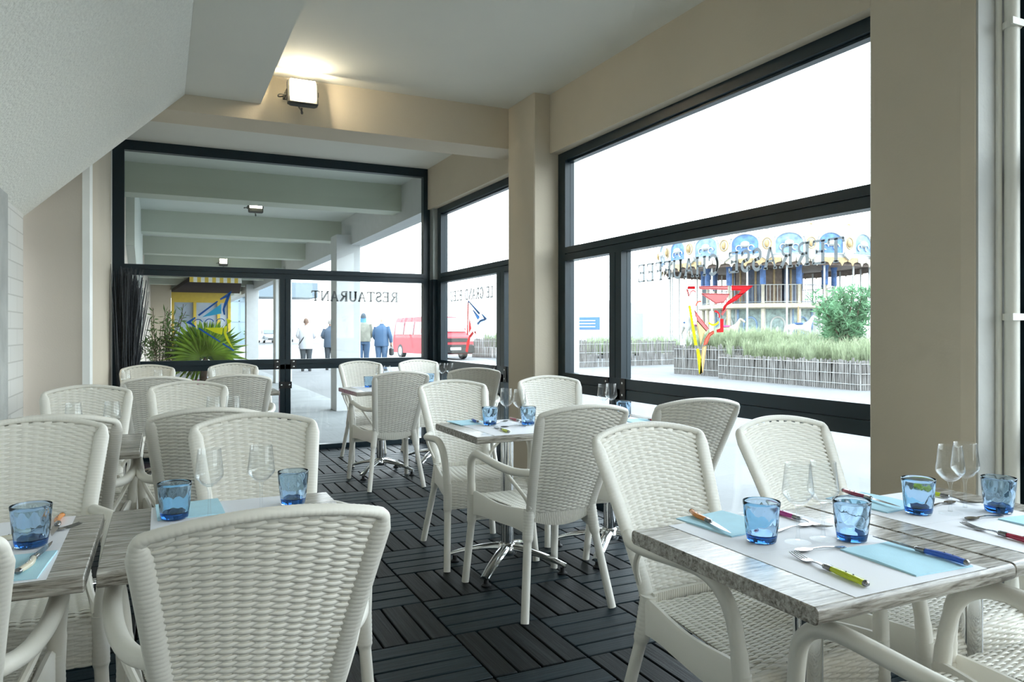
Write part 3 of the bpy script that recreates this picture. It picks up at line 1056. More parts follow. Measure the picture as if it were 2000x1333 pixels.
for i, (x, y, a, lab, grp) in enumerate(CHAIRS):
    c = CHAIR if i == 0 else copy_tree(CHAIR)
    c.location = (x, y, 0)
    c.rotation_euler = (0, 0, math.radians(a))
    tag(c, lab, 'chair', 'cream wicker armchairs at the tables')


# ================================================================== TABLES
def make_table():
    root = empty('bistro_table')
    tp = MB()
    h = 0.298
    rings = []
    # section in y-z (postformed, rounded front and back edges), swept along x
    sec = []
    for cy, a0 in ((-h + 0.012, 180), (h - 0.012, 0)):
        pass
    r = 0.011
    z0, z1 = 0.715, 0.750
    arc = lambda cy, cz, s, e: [(cy + r * math.cos(math.radians(a)), cz + r * math.sin(math.radians(a))) for a in [s + (e - s) * k / 4 for k in range(5)]]
    sec = arc(h - r, z0 + r, -90, 0) + arc(h - r, z1 - r, 0, 90) + arc(-h + r, z1 - r, 90, 180) + arc(-h + r, z0 + r, 180, 270)
    e = 0.002
    for x, k in ((-h, e), (-h + e, 0), (h - e, 0), (h, e)):
        rings.append([(x, cy * (1 - k / h), 0.7325 + (cz - 0.7325) * (1 - k / 0.0175)) for cy, cz in sec])
    tp.loft(rings, True, True)
    tp.build('tabletop', M['tabletop'], root, angle=35, fix=True)
    MB().box(-0.10, 0.10, -0.10, 0.10, 0.708, 0.716).build('support_plate', M['black'], root, smooth=False)
    c = MB()
    c.lathe([(0.034, 0.115), (0.034, 0.69), (0.06, 0.70), (0.06, 0.708)], 24, caps=True)
    c.lathe([(0.050, 0.075), (0.055, 0.09), (0.052, 0.115), (0.040, 0.135), (0.034, 0.14)], 24, caps=True)
    c.build('column', M['chrome'], root, angle=35)
    for k in range(4):
        a = PI / 4 + k * PI / 2
        d = Vector((math.cos(a), math.sin(a), 0))
        side = Vector((-d.y, d.x, 0))
        rings = []
        for i in range(11):
            t = i / 10
            rr = 0.03 + 0.295 * t
            zc = 0.108 - 0.066 * t ** 1.6
            hw = 0.032 - 0.007 * t
            hh = 0.024 - 0.012 * t
            cpt = d * rr
            rings.append([tuple(cpt + side * (hw * math.cos(q)) + Vector((0, 0, zc + hh * math.sin(q) * (1.0 if math.sin(q) > 0 else 0.6)))) for q in [2 * PI * j / 10 for j in range(10)]])
        am = MB()
        am.loft(rings, True, True)
        ao = am.build('base_arm', M['chrome'], root, angle=50, fix=True)
        ft = MB()
        ft.lathe([(0.024, 0.0), (0.026, 0.006), (0.012, 0.014), (0.012, 0.036)], 14, caps=True, mtx=Matrix.Translation(d * 0.305))
        ft.build('foot', M['black'], ao)
    return root


TABLE = make_table()
TABLES = [
    (1.385, 1.28, 0, 'grey wood-effect table in the right foreground, its corner nearest the camera'),
    (1.990, 1.285, 0, 'grey wood-effect table at the right edge against the right-hand pillar'),
    (1.660, 3.56, 0, 'grey wood-effect table in the middle of the room with a yellow fork on it'),
    (2.310, 3.57, 0, 'grey wood-effect table beside the big side window, right of the centre table'),
    (1.745, 6.40, 2, 'grey wood-effect table before the end window with one blue tumbler at its left'),
    (2.375, 6.72, 0, 'grey wood-effect table in the far window corner'),
    (-0.445, 2.06, 0, 'grey wood-effect table at the left edge with an orange handle on its mat'),
    (0.172, 2.075, 0, 'grey wood-effect table between the large foreground chair and the facing chair with glasses'),
    (-0.385, 3.82, 0, 'grey wood-effect table on the left, between wall-side chairs, second row'),
    (0.225, 3.82, 0, 'grey wood-effect table second row left, aisle side, hidden between chair backs'),
    (-0.02, 6.78, 0, 'grey wood-effect table far left beside the black reeds'),
    (0.60, 6.78, 0, 'grey wood-effect table far left, aisle side, before the end window'),
]
for i, (x, y, a, lab) in enumerate(TABLES):
    c = TABLE if i == 0 else copy_tree(TABLE)
    c.location = (x, y, 0)
    c.rotation_euler = (0, 0, math.radians(a))
    tag(c, lab, 'table', 'wood-effect bistro tables')

ZT = 0.7502
TN = ['right foreground table', 'table against the right-hand pillar', 'centre table', 'table by the big side window', 'far centre table', 'far window corner table', 'table at the left edge', 'table behind the large foreground chair', 'second row wall-side table', 'second row aisle table', 'far left table by the reeds', 'far left aisle table']
# paper mats: one per diner, laid edge to edge
MAT = MB().box(-0.20, 0.20, -0.144, 0.144, 0, 0.0006).build('paper_placemat', M['paper'], smooth=False)
first = True
for i, (x, y, a, lab) in enumerate(TABLES):
    mx = {0: 0.012, 1: -0.005, 6: 0.03, 7: 0.0}.get(i, 0.0)
    for sd, w_ in ((-1, 'near'), (1, 'far')):
        o = MAT if first else MAT.copy()
        if not first:
            COL.objects.link(o)
        first = False
        o.location = (x + mx, y + sd * 0.1445, ZT + 0.0002)
        tag(o, 'white paper placemat on the %s half of the %s' % (w_, TN[i]), 'placemat', 'white paper placemats')

# napkins: folded tissue, one under each knife
nk = MB()
rings = []
for u in range(9):
    x = -0.085 + 0.17 * u / 8
    rings.append([(x, -0.10, 0.0), (x, 0.10, 0.0), (x, 0.10, 0.003 + 0.001 * math.sin(u)), (x, 0.0, 0.0045 + 0.001 * math.cos(u * 0.7)), (x, -0.10, 0.003 + 0.001 * math.sin(u * 1.3))])
nk.loft(rings, True, True)
NAP = nk.build('paper_napkin', M['napkin'], smooth=True, angle=50, fix=True)
NAPS = [
    (1.345, 1.515, 4, 'light blue napkin under the orange knife on the far side of the right foreground table'),
    (1.500, 1.115, -3, 'light blue napkin under the blue knife on the near side of the right foreground table'),
    (1.905, 1.515, 4, 'light blue napkin under the maroon knife behind the right foreground tumblers'),
    (2.115, 1.130, -3, 'light blue napkin cut off by the right edge of the picture'),
    (1.530, 3.80, 3, 'light blue napkin under the blue knife on the centre table'),
    (2.435, 3.44, 0, 'light blue napkin under the red knife on the table by the big side window'),
    (-0.310, 1.890, -4, 'light blue napkin under the cream knife on the table at the left edge'),
    (0.070, 2.290, 2, 'light blue napkin behind the left tumbler, beyond the large foreground chair'),
]
for i, (x, y, a, lab) in enumerate(NAPS):
    o = NAP if i == 0 else NAP.copy()
    if i:
        COL.objects.link(o)
    o.location = (x, y, ZT + 0.001)
    o.rotation_euler = (0, 0, math.radians(a))
    tag(o, lab, 'napkin', 'light blue paper napkins')


# ================================================================== GLASSES
def make_wineglass():
    root = empty('wine_glass')
    b = MB()
    b.lathe([(0.004, 0.0885), (0.012, 0.091), (0.022, 0.098), (0.0345, 0.113), (0.0368, 0.119), (0.0365, 0.127), (0.0335, 0.152), (0.0298, 0.190), (0.0290, 0.1905), (0.0286, 0.190), (0.0325, 0.152), (0.0355, 0.127), (0.0358, 0.119), (0.0336, 0.1137), (0.0215, 0.1), (0.010, 0.0945), (0.001, 0.0935)], 32)
    b.build('bowl', M['thin'], root, angle=50)
    s = MB()
    s.lathe([(0.0060, 0.006), (0.0042, 0.02), (0.0036, 0.05), (0.0040, 0.075), (0.0075, 0.089)], 16, caps=True)
    s.build('stem', M['thin'], root)
    f = MB()
    f.lathe([(0.031, 0.0), (0.0315, 0.0012), (0.030, 0.0022), (0.012, 0.005), (0.0060, 0.008)], 32, caps=True)
    f.build('foot', M['thinfoot'], root)
    return root


WG = make_wineglass()
WGL = [
    (1.383, 1.309, 'clear wine glass on the right foreground table, left of its pair'),
    (1.459, 1.302, 'clear wine glass on the right foreground table, right of its pair beside a tumbler'),
    (1.984, 1.333, 'clear wine glass against the right-hand pillar, front one of the pair'),
    (2.067, 1.345, 'clear wine glass against the right-hand pillar, back one of the pair'),
    (1.723, 3.706, 'clear wine glass on the centre table next to the blue tumbler'),
    (1.760, 3.614, 'clear wine glass on the centre table nearer the chair seen from behind'),
    (2.390, 3.760, 'clear wine glass on the table by the big side window, left of the pair'),
    (2.455, 3.775, 'clear wine glass on the table by the big side window, right one near the mullion'),
    (1.790, 6.590, 'clear wine glass left of the two on the far centre table'),
    (1.860, 6.590, 'clear wine glass right of the two on the far centre table'),
    (2.500, 6.880, 'clear wine glass left of the two in the far window corner'),
    (2.570, 6.850, 'clear wine glass right of the two in the far window corner'),
    (0.115, 2.150, 'clear wine glass left of the pair before the facing chair in the left foreground'),
    (0.249, 2.155, 'clear wine glass right of the pair before the facing chair in the left foreground'),
    (-0.355, 3.78, 'clear wine glass left of the pair in front of the wall-side chair'),
    (-0.205, 3.79, 'clear wine glass right of the pair in front of the wall-side chair'),
    (0.225, 3.86, 'clear wine glass left of the pair on the second row aisle table'),
    (0.315, 3.87, 'clear wine glass right of the pair on the second row aisle table'),
    (-0.267, 6.75, 'clear wine glass left of the pair beside the black reeds'),
    (-0.03, 6.75, 'clear wine glass right of the pair beside the black reeds'),
    (0.377, 6.75, 'clear wine glass left of the pair on the far left aisle table'),
    (0.66, 6.75, 'clear wine glass right of the pair on the far left aisle table'),
    (-0.545, 2.12, 'clear wine glass cut off by the left edge of the picture'),
]
for i, (x, y, lab) in enumerate(WGL):
    c = WG if i == 0 else copy_tree(WG)
    c.location = (x, y, ZT + 0.001)
    tag(c, lab, 'wine glass', 'clear stemmed wine glasses')


def make_tumbler():
    root = empty('blue_tumbler')
    rnd = random.Random(3)
    n, m = 40, 13
    outer, inner = [], []
    for i in range(m):
        t = i / (m - 1)
        z = 0.003 + 0.095 * t
        r = 0.0335 + 0.0105 * (t ** 0.7)
        ro = []
        for k in range(n):
            a = 2 * PI * k / n
            # pressed diamonds: dents in a staggered lattice, fading at the rim
            d = math.cos(10 * a + 0.0) * math.cos(PI * 4.2 * t) + 0.5 * math.sin(10 * a + 5 * t)
            fade = min(1, (1 - t) * 6) * min(1, t * 6)
            rr = r - 0.0016 * fade * max(0, d)
            ro.append((rr * math.cos(a), rr * math.sin(a), z))
        outer.append(ro)
    for i in range(8):
        t = i / 7
        z = 0.098 - 0.078 * t
        r = 0.0410 - 0.0115 * (t ** 1.4)
        if i == 0:
            r, z = 0.0425, 0.0988
        inner.append([(r * math.cos(2 * PI * k / n), r * math.sin(2 * PI * k / n), z) for k in range(n)])
    b = MB()
    b.loft(outer + inner, True, True)
    b.build('cup', M['blue_glass'], root, angle=70)
    d = MB()
    d.lathe([(0.0292, 0.0052), (0.0302, 0.0075), (0.0290, 0.0175), (0.010, 0.0190)], 30, caps=True)
    d.build('thick_base', M['blue_base'], root)
    return root


TB = make_tumbler()
TBL = [
    (1.307, 1.350, 'blue glass tumbler next to the orange knife on the right foreground table'),
    (1.514, 1.265, 'blue glass tumbler at the tip of the blue knife on the right foreground table'),
    (1.904, 1.371, 'blue glass tumbler in front of the right-hand pillar, at the tip of the maroon knife'),
    (2.122, 1.285, 'blue glass tumbler nearest the right edge of the picture'),
    (1.596, 3.643, 'blue glass tumbler beside the yellow fork on the centre table'),
    (1.790, 3.570, 'blue glass tumbler on the centre table half hidden by the chair seen from behind'),
    (2.440, 3.620, 'blue glass tumbler on the table by the big side window'),
    (1.680, 6.560, 'blue glass tumbler on the far centre table'),
    (2.330, 6.760, 'blue glass tumbler in the far window corner, behind a chair back'),
    (-0.280, 2.060, 'greyish blue glass tumbler at the left edge by the orange handle'),
    (0.030, 2.195, 'blue glass tumbler on the light blue napkin in the left foreground'),
    (0.347, 2.230, 'blue glass tumbler right of the wine glasses in the left foreground'),
]
for i, (x, y, lab) in enumerate(TBL):
    c = TB if i == 0 else copy_tree(TB)
    c.location = (x, y, ZT + 0.0012)
    c.rotation_euler = (0, 0, i * 0.9)
    tag(c, lab, 'tumbler', 'blue pressed glass tumblers')


# ================================================================== CUTLERY (lies along +y, handle end at the origin)
def handle_mesh(curve=0.006):
    rings = []
    for i in range(13):
        t = i / 12
        y = 0.004 + 0.092 * t
        hw = 0.0075 + 0.0015 * math.sin(PI * t) - 0.0015 * t
        hh = 0.0058 + 0.001 * math.sin(PI * t)
        x = curve * math.sin(PI * t)
        rings.append([(x + hw * math.cos(q), y, 0.0072 + hh * math.sin(q)) for q in [-2 * PI * k / 12 for k in range(12)]])
    return rings


def fittings(root, col, curve=0.006):
    h = MB()
    h.loft(handle_mesh(curve), True, True)
    ho = h.build('handle', M['h_' + col], root, angle=60, fix=True)
    c = MB()
    rs = []
    for y, q in ((-0.004, 0.6), (0.0, 1.0), (0.004, 1.05)):
        rs.append([(0.0078 * q * math.cos(a), y, 0.0072 + 0.0064 * q * math.sin(a)) for a in [-2 * PI * k / 12 for k in range(12)]])
    c.loft(rs, True, True)
    c.build('end_cap', M['cut'], root, angle=60, fix=True)
    b = MB()
    rs = []
    for y, w_, h_ in ((0.095, 0.0076, 0.0062), (0.101, 0.0082, 0.0066), (0.112, 0.0072, 0.0058), (0.116, 0.0078, 0.0060), (0.120, 0.0050, 0.0042)):
        rs.append([(w_ * math.cos(a), y, 0.0072 + h_ * math.sin(a)) for a in [-2 * PI * k / 12 for k in range(12)]])
    b.loft(rs, True, True)
    b.build('bolster', M['cut'], root, angle=60, fix=True)
    for y in (0.035, 0.055):
        r = MB()
        r.ball((curve * math.sin(PI * (y - 0.004) / 0.092), y, 0.0140), 0.0018, n=8, m=4)
        r.build('rivet', M['cut'], ho)


def make_knife(col):
    root = empty('table_knife')
    fittings(root, col)
    b = MB()
    rs = []
    for i in range(9):
        t = i / 8
        y = 0.118 + 0.112 * t
        e = 0.0085 * (1 - t ** 3) + 0.0003
        k = -0.0075 + 0.0070 * t ** 2
        rs.append([(k, y, 0.0062), (k, y, 0.0078), (e, y, 0.0072), (e, y, 0.0069)])
    b.loft(rs, True, True)
    b.build('blade', M['cut'], root, angle=20, fix=True)
    return root


def make_fork(col):
    root = empty('table_fork')
    fittings(root, col, 0.0)
    b = MB()
    rs = []
    for y, w_, z in ((0.118, 0.0042, 0.0072), (0.135, 0.0030, 0.0078), (0.150, 0.0034, 0.0062), (0.160, 0.0095, 0.0040), (0.170, 0.0118, 0.0032), (0.178, 0.0118, 0.0036)):
        rs.append([(-w_, y, z - 0.0012), (w_, y, z - 0.0012), (w_, y, z + 0.0012), (-w_, y, z + 0.0012)])
    b.loft(rs, True, True)
    for k in range(4):
        x = -0.0102 + k * 0.0068
        b.sweep([(x, 0.177, 0.0036), (x, 0.19, 0.0046), (x, 0.205, 0.0066), (x * 0.96, 0.218, 0.0096)], [0.0017, 0.0016, 0.0014, 0.0007], [0.0012] * 4, 6)
    b.build('tines', M['cut'], root, angle=35, fix=True)
    return root


def make_spoon():
    root = empty('teaspoon')
    b = MB()
    rs = []
    for y, w_, z in ((0.0, 0.0045, 0.0030), (0.004, 0.0062, 0.0030), (0.03, 0.0045, 0.0050), (0.06, 0.0028, 0.0075), (0.085, 0.0026, 0.0060), (0.094, 0.0040, 0.0045)):
        rs.append([(-w_, y, z - 0.0009), (w_, y, z - 0.0009), (w_, y, z + 0.0009), (-w_, y, z + 0.0009)])
    b.loft(rs, True, True)
    b.build('stem', M['cut'], root, angle=35, fix=True)
    s = MB()
    rs = []
    for i in range(6):
        q = i / 5
        rs.append([(0.0130 * q * math.cos(a) + 1e-5, 0.112 + 0.0195 * q * math.sin(a) + (0.003 * q * math.sin(a)), 0.0012 + 0.0048 * q * q) for a in [2 * PI * k / 20 for k in range(20)]])
    lower = [[(x, y, z - 0.0009) for x, y, z in r] for r in rs]
    s.loft(list(reversed(rs)) + lower, True, True)
    s.build('spoon_bowl', M['cut'], root, angle=60, fix=True)
    return root


def put(o, a, b, lab, cat, grp, z=ZT + 0.001):
    """handle end at a, pointing towards b"""
    o.location = (a[0], a[1], z)
    o.rotation_euler = (0, 0, math.atan2(-(b[0] - a[0]), b[1] - a[1]))
    tag(o, lab, cat, grp)


G = 'cutlery laid on the mats'
NZ = ZT + 0.0052
for col, a, b, lab, z in [
    ('orange', (1.322, 1.630), (1.262, 1.40), 'knife with an orange handle on the far napkin of the right foreground table', NZ),
    ('blue', (1.560, 1.010), (1.556, 1.24), 'knife with a blue handle on the near napkin of the right foreground table', NZ),
    ('maroon', (1.925, 1.640), (1.885, 1.41), 'knife with a dark maroon handle near the pillar on the right', NZ),
    ('blue', (1.577, 3.845), (1.556, 3.65), 'knife with a blue handle on the napkin of the centre table', NZ),
    ('red', (2.475, 3.300), (2.470, 3.50), 'knife with a red handle on the table by the big side window', NZ),
    ('cream', (-0.270, 1.815), (-0.238, 2.02), 'knife with a cream handle on the napkin at the left edge', NZ),
    ('orange', (-0.247, 2.345), (-0.245, 2.12), 'knife with an orange handle on the far mat at the left edge', ZT + 0.001),
    ('blue', (2.170, 1.010), (2.185, 1.24), 'knife cut off by the right edge, on the napkin there, handle out of the picture', NZ),
]:
    put(make_knife(col), a, b, lab, 'knife', G, z)
for col, a, b, lab in [
    ('yellow', (1.262, 1.020), (1.290, 1.235), 'fork with a yellow-green handle on the near side of the right foreground table'),
    ('magenta', (1.545, 1.570), (1.540, 1.36), 'fork with a magenta handle behind the wine glasses of the right foreground table'),
    ('red', (1.865, 1.020), (1.890, 1.235), 'fork with a dark red handle near the right edge of the picture'),
    ('yellow', (2.150, 1.570), (2.155, 1.36), 'fork with a yellow handle behind the tumbler at the right-hand pillar'),
    ('yellow', (1.560, 3.325), (1.580, 3.54), 'fork with a yellow handle on the centre table'),
    ('red', (1.810, 3.835), (1.800, 3.62), 'fork with a red handle beyond the glasses of the centre table'),
    ('cream', (-0.385, 2.115), (-0.225, 2.20), 'fork lying crosswise behind the left edge tumbler'),
]:
    put(make_fork(col), a, b, lab, 'fork', G)
SPN = make_spoon()
for i, (a, b, lab) in enumerate([
    ((1.445, 1.225), (1.344, 1.245), 'teaspoon in front of the wine glasses on the right foreground table'),
    ((1.400, 1.395), (1.510, 1.405), 'teaspoon behind the wine glasses on the right foreground table'),
    ((2.080, 1.250), (1.974, 1.262), 'teaspoon in front of the wine glasses at the right-hand pillar'),
    ((1.985, 1.400), (2.095, 1.410), 'teaspoon behind the wine glasses at the right-hand pillar'),
    ((1.740, 3.500), (1.650, 3.530), 'teaspoon on the centre table in front of the glasses'),
    ((1.655, 3.690), (1.745, 3.760), 'teaspoon on the centre table behind the glasses'),
]):
    o = SPN if i == 0 else copy_tree(SPN)
    put(o, a, b, lab, 'teaspoon', G)

# ================================================================== OUTSIDE
M['paving'] = mat('pale_street_paving', (0.15, 0.153, 0.153), 0.9, var=0.12, scale=0.8, bump=0.15, bscale=25)
M['slab'] = mat('arcade_concrete_floor', (0.21, 0.222, 0.22), 0.8, var=0.18, scale=1.6, bump=0.15, bscale=40)
M['arc_ceil'] = mat('pale_arcade_paint', (0.60, 0.64, 0.60), 0.8, var=0.04, scale=1.0)
M['arc_beam'] = mat('greenish_arcade_paint', (0.50, 0.54, 0.46), 0.8, var=0.05, scale=1.0)
M['arc_white'] = mat('white_pillar_render', (0.52, 0.54, 0.54), 0.8, var=0.03)
gm = MB()
gz = -0.02
for (x0, x1, y0, y1) in ((2.965, 220, -120, 220), (-120, 2.965, 8.06, 220), (-120, 2.965, -120, -2.75), (-120, -1.0, -2.75, 8.06)):
    gm.poly([(x0, y0, gz), (x1, y0, gz), (x1, y1, gz), (x0, y1, gz)])
struct('ground', gm, M['paving'], smooth=False)
am = MB()
for k in range(6):
    y0 = 8.065 + (0 if k == 0 else 3.70 + (k - 1) * 6.9)
    y1 = 8.065 + 3.70 + k * 6.9
    am.box(-0.9, 2.86, y0, y1 - 0.015, -0.10, -0.012)
struct('arcade_floor', am, M['slab'], smooth=False)
struct('arcade_ceiling', MB().box(-0.9, 2.75, 8.06, 41.0, 3.10, 3.25), M['arc_ceil'], smooth=False)
struct('wall_arcade_right', MB().box(2.725, 2.97, 8.06, 41.0, 2.64, 3.24), M['arc_white'], smooth=False)
struct('wall_arcade_left', MB().box(-1.0, -0.38, 8.08, 30.0, -0.02, 3.2), M['pinkbeige'], smooth=False)
struct('wall_arcade_end', MB().box(-0.8, 0.29, 29.6, 30.2, -0.02, 3.2), M['beige'], smooth=False)
for k in range(9):
    y = 9.0 + 3.45 * k
    struct('beam', MB().box(-0.8, 2.735, y, y + 0.34, 2.768, 3.12), M['arc_beam'], smooth=False)
for y in (11.75, 18.7, 25.6):
    struct('arcade_pillar', MB().bbox(2.49, 2.88, y, y + 0.42, -0.02, 2.80, 0.01), M['arc_white'], angle=30)
sl = MB()
sl.prism([(-0.45, 9.6, 3.1), (-0.45, 9.6, 2.25), (-0.45, 13.5, 1.2), (-0.45, 13.5, 3.1)], (0.16, 0, 0))
struct('arcade_stair_wall', sl, M['arc_ceil'], smooth=False, fix=True)

# ---- black reeds in a vase, inside by the end window
M['reed'] = mat('black_dried_reed', (0.022, 0.026, 0.032), 0.5, var=0.5, scale=40)
M['vase'] = mat('black_glazed_vase', (0.012, 0.012, 0.014), 0.25)
ro = empty('dried_reeds', (-0.315, 7.83, 0))
tag(ro, 'tall bundle of black dried reeds standing in the far left corner by the end window', 'reeds')
vm = MB()
vm.lathe([(0.06, 0.0), (0.078, 0.02), (0.085, 0.25), (0.078, 0.45), (0.070, 0.5), (0.062, 0.5), (0.05, 0.06)], 24, caps=True)
vm.build('vase', M['vase'], ro)
rd = MB()
rg = random.Random(5)
for k in range(700):
    a, q = rg.uniform(0, 2 * PI), rg.uniform(0, 0.045)
    p0 = Vector((q * math.cos(a), q * math.sin(a), 0.08))
    lean = Vector((rg.gauss(0.02, 0.055), rg.gauss(-0.05, 0.05), 0))
    lean.x = max(-0.03, min(0.17, lean.x))
    lean.y = max(-0.2, min(0.05, lean.y))
    if k > 692:
        lean = Vector((rg.uniform(-0.06, 0.16), -0.40, 0))
    h = rg.uniform(1.35, 1.86)
    m1 = p0 + lean * 0.5 + Vector((rg.gauss(0, 0.010), rg.gauss(0, 0.010), h * 0.5))
    p1 = p0 + lean * 1.15 + Vector((rg.gauss(0, 0.012), 0, h - 0.08))
    rd.sweep([p0, m1, p1], [0.0060, 0.0052, 0.0020], n=5)
rs_ = rd.build('stems', M['reed'], ro)
rs_['kind'] = 'stuff'

# ---- pink planter with fan palm and oleander just outside the end window
M['pink'] = mat('pink_plastic', (0.62, 0.06, 0.32), 0.4)
M['soil'] = mat('dark_soil', (0.05, 0.035, 0.025), 0.95, var=0.4, scale=30)
M['palm'] = leaf_mat('palm_green', (0.26, 0.42, 0.05))
M['palm2'] = leaf_mat('palm_dark_green', (0.13, 0.26, 0.07))
M['olea'] = leaf_mat('oleander_green', (0.13, 0.22, 0.08))
M['bark'] = mat('brown_bark', (0.12, 0.085, 0.06), 0.9, var=0.3, scale=30)
pb = empty('planter_box', (0.25, 9.25, -0.012))
tag(pb, 'pink planter box outside the end window below the palm', 'planter')
m = MB()
m.loft([[(-0.5 + i, -0.2 + i * .6, z), (0.5 - i, -0.2 + i * .6, z), (0.5 - i, 0.2 - i * .6, z), (-0.5 + i, 0.2 - i * .6, z)] for i, z in ((0.04, 0), (0.0, 0.66), (-0.02, 0.66), (-0.02, 0.70), (0.03, 0.70), (0.03, 0.60))], True, True)
m.build('box', M['pink'], pb, smooth=False, fix=True)
MB().box(-0.47, 0.47, -0.18, 0.18, 0.55, 0.66).build('soil', M['soil'], pb, smooth=False)


def fan_leaf(root, base, d, stem, rad, material, folds=22, spread=260):
    d = Vector(d).normalized()
    side = d.cross(Vector((0.1, 1.0, 0.25)))
    if side.length < 0.1:
        side = Vector((1, 0, 0))
    side.normalize()
    nrm = side.cross(d).normalized()
    c = Vector(base) + d * stem
    mb = MB()
    mb.sweep([Vector(base), (Vector(base) + c) / 2 + nrm * 0.02, c], [0.007, 0.006, 0.004], n=6)
    for k in range(folds):
        a = math.radians(-spread / 2 + spread * k / (folds - 1))
        w = math.radians(spread / folds * 0.46)
        v = d * math.cos(a) + side * math.sin(a)
        v1 = d * math.cos(a - w) + side * math.sin(a - w)
        v2 = d * math.cos(a + w) + side * math.sin(a + w)
        L = rad * (0.72 + 0.28 * math.cos(a * 0.6)) * rg.uniform(0.94, 1.05)
        droop = Vector((0, 0, -0.05 * L))
        tip = c + v * L + droop
        mid = L * 0.55
        mb.poly([c, c + v1 * mid + nrm * 0.012, tip, c + v * mid - nrm * 0.008])
        mb.poly([c, c + v * mid - nrm * 0.008, tip, c + v2 * mid + nrm * 0.012])
    return mb.build('leaf', material, root, smooth=False)


pr = empty('fan_palm', (0.45, 9.25, 0.65))
tag(pr, 'green fan palm in the pink planter outside the end window', 'palm')
tm = MB()
tm.lathe([(0.045, -0.01), (0.055, 0.05), (0.045, 0.24), (0.02, 0.30)], 12, caps=True)
tm.build('trunk', M['bark'], pr)
for k in range(17):
    a = 2 * PI * k / 17 + rg.uniform(-0.2, 0.2)
    el = rg.uniform(0.45, 1.45)
    fan_leaf(pr, (0, 0, 0.26), (math.cos(a) * math.cos(el), math.sin(a) * math.cos(el) * 0.8, math.sin(el)), rg.uniform(0.05, 0.16), rg.uniform(0.34, 0.44), M['palm'] if k % 3 else M['palm2'])


def leafy(mb, c, n, size, rgn, mi=0, aspect=0.25, up=0.5):
    for _ in range(n):
        d = Vector((rgn.gauss(0, 1), rgn.gauss(0, 1), rgn.gauss(up, 0.8))).normalized()
        s = d.cross(Vector((rgn.gauss(0, 1), rgn.gauss(0, 1), rgn.gauss(0, 1)))).normalized()
        L = size * rgn.uniform(0.6, 1.3)
        p = Vector(c)
        q = p + d * L
        mid = (p + q) / 2
        mb.poly([p, mid + s * L * aspect / 2, q, mid - s * L * aspect / 2], mi)


so = empty('oleander_shrub', (0.0, 9.30, 0.65))
tag(so, 'thin leggy oleander shrub left of the palm outside the end window', 'shrub')
bst, lf = MB(), MB()
for k in range(34):
    a = rg.uniform(0, 2 * PI)
    tip = Vector((rg.gauss(0.05, 0.17), rg.gauss(0, 0.10), rg.uniform(0.35, 0.95)))
    p0 = Vector((rg.gauss(0, 0.05), rg.gauss(0, 0.04), -0.01))
    mid = p0.lerp(tip, 0.5) + Vector((rg.gauss(0, 0.04), rg.gauss(0, 0.03), 0.03))
    bst.sweep(smoothline([p0, mid, tip], 2), 0.0035, n=5)
    for j in range(9):
        leafy(lf, mid.lerp(tip, 0.1 + 0.1 * j), 2, 0.085, rg, aspect=0.2)
bst.build('stems', M['bark'], so)['kind'] = 'stuff'
lf.build('leaves', M['olea'], so, smooth=False)['kind'] = 'stuff'

# ---- yellow fronted shop at the end of the arcade
M['yellow'] = mat('yellow_painted_timber', (0.70, 0.50, 0.06), 0.5)
M['dark_soffit'] = mat('dark_brown_soffit', (0.035, 0.03, 0.034), 0.9, spec=0.0)
M['shopglass'] = mat('grey_blue_shop_glass', (0.40, 0.48, 0.58), 0.15, var=0.25, scale=1.5)
kb = empty('shop_front', (1.33, 30.0, -0.02))
tag(kb, 'yellow shop front with dark canopy at the end of the arcade, behind the palm', 'shop front')
m = MB()
m.box(-1.03, 1.03, 0.0, 0.25, 2.35, 2.72)
for x in (-1.03, -0.28, 0.55, 0.93):
    m.box(x, x + 0.10, -0.02, 0.2, 0, 2.35)
m.box(-1.03, 1.03, -0.01, 0.2, 0.0, 0.12)
m.build('yellow_frame', M['yellow'], kb, smooth=False)
m = MB()
m.box(-0.93, -0.28, 0.08, 0.12, 0.12, 2.35)
m.box(-0.18, 0.55, 0.08, 0.12, 0.12, 2.35)
m.box(0.65, 0.93, 0.08, 0.12, 0.12, 2.35)
m.build('shop_glass', M['shopglass'], kb, smooth=False)
m = MB()
m.box(-0.28, 0.93, 0.05, 0.10, 0.95, 1.05)
m.box(-0.28, 0.93, 0.05, 0.10, 0.12, 0.32)
m.build('white_door_rail', M['white_trim'], kb, smooth=False)
m = MB()
m.prism([(-0.72, -10.0, 2.53), (0.50, -10.0, 2.53), (1.35, 0.0, 2.72), (-1.03, 0.0, 2.72)], (0, 0, 0.10))
m.build('canopy', M['dark_soffit'], kb, smooth=False, fix=True)
st = MB()
for k in range(14):
    x0 = -0.72 + 1.22 * k / 14
    st.box(x0, x0 + 1.22 / 14, -10.06, -10.0, 2.50, 2.68, k % 2)
st.build('striped_fringe', [M['yellow'], M['white_trim']], kb, smooth=False)

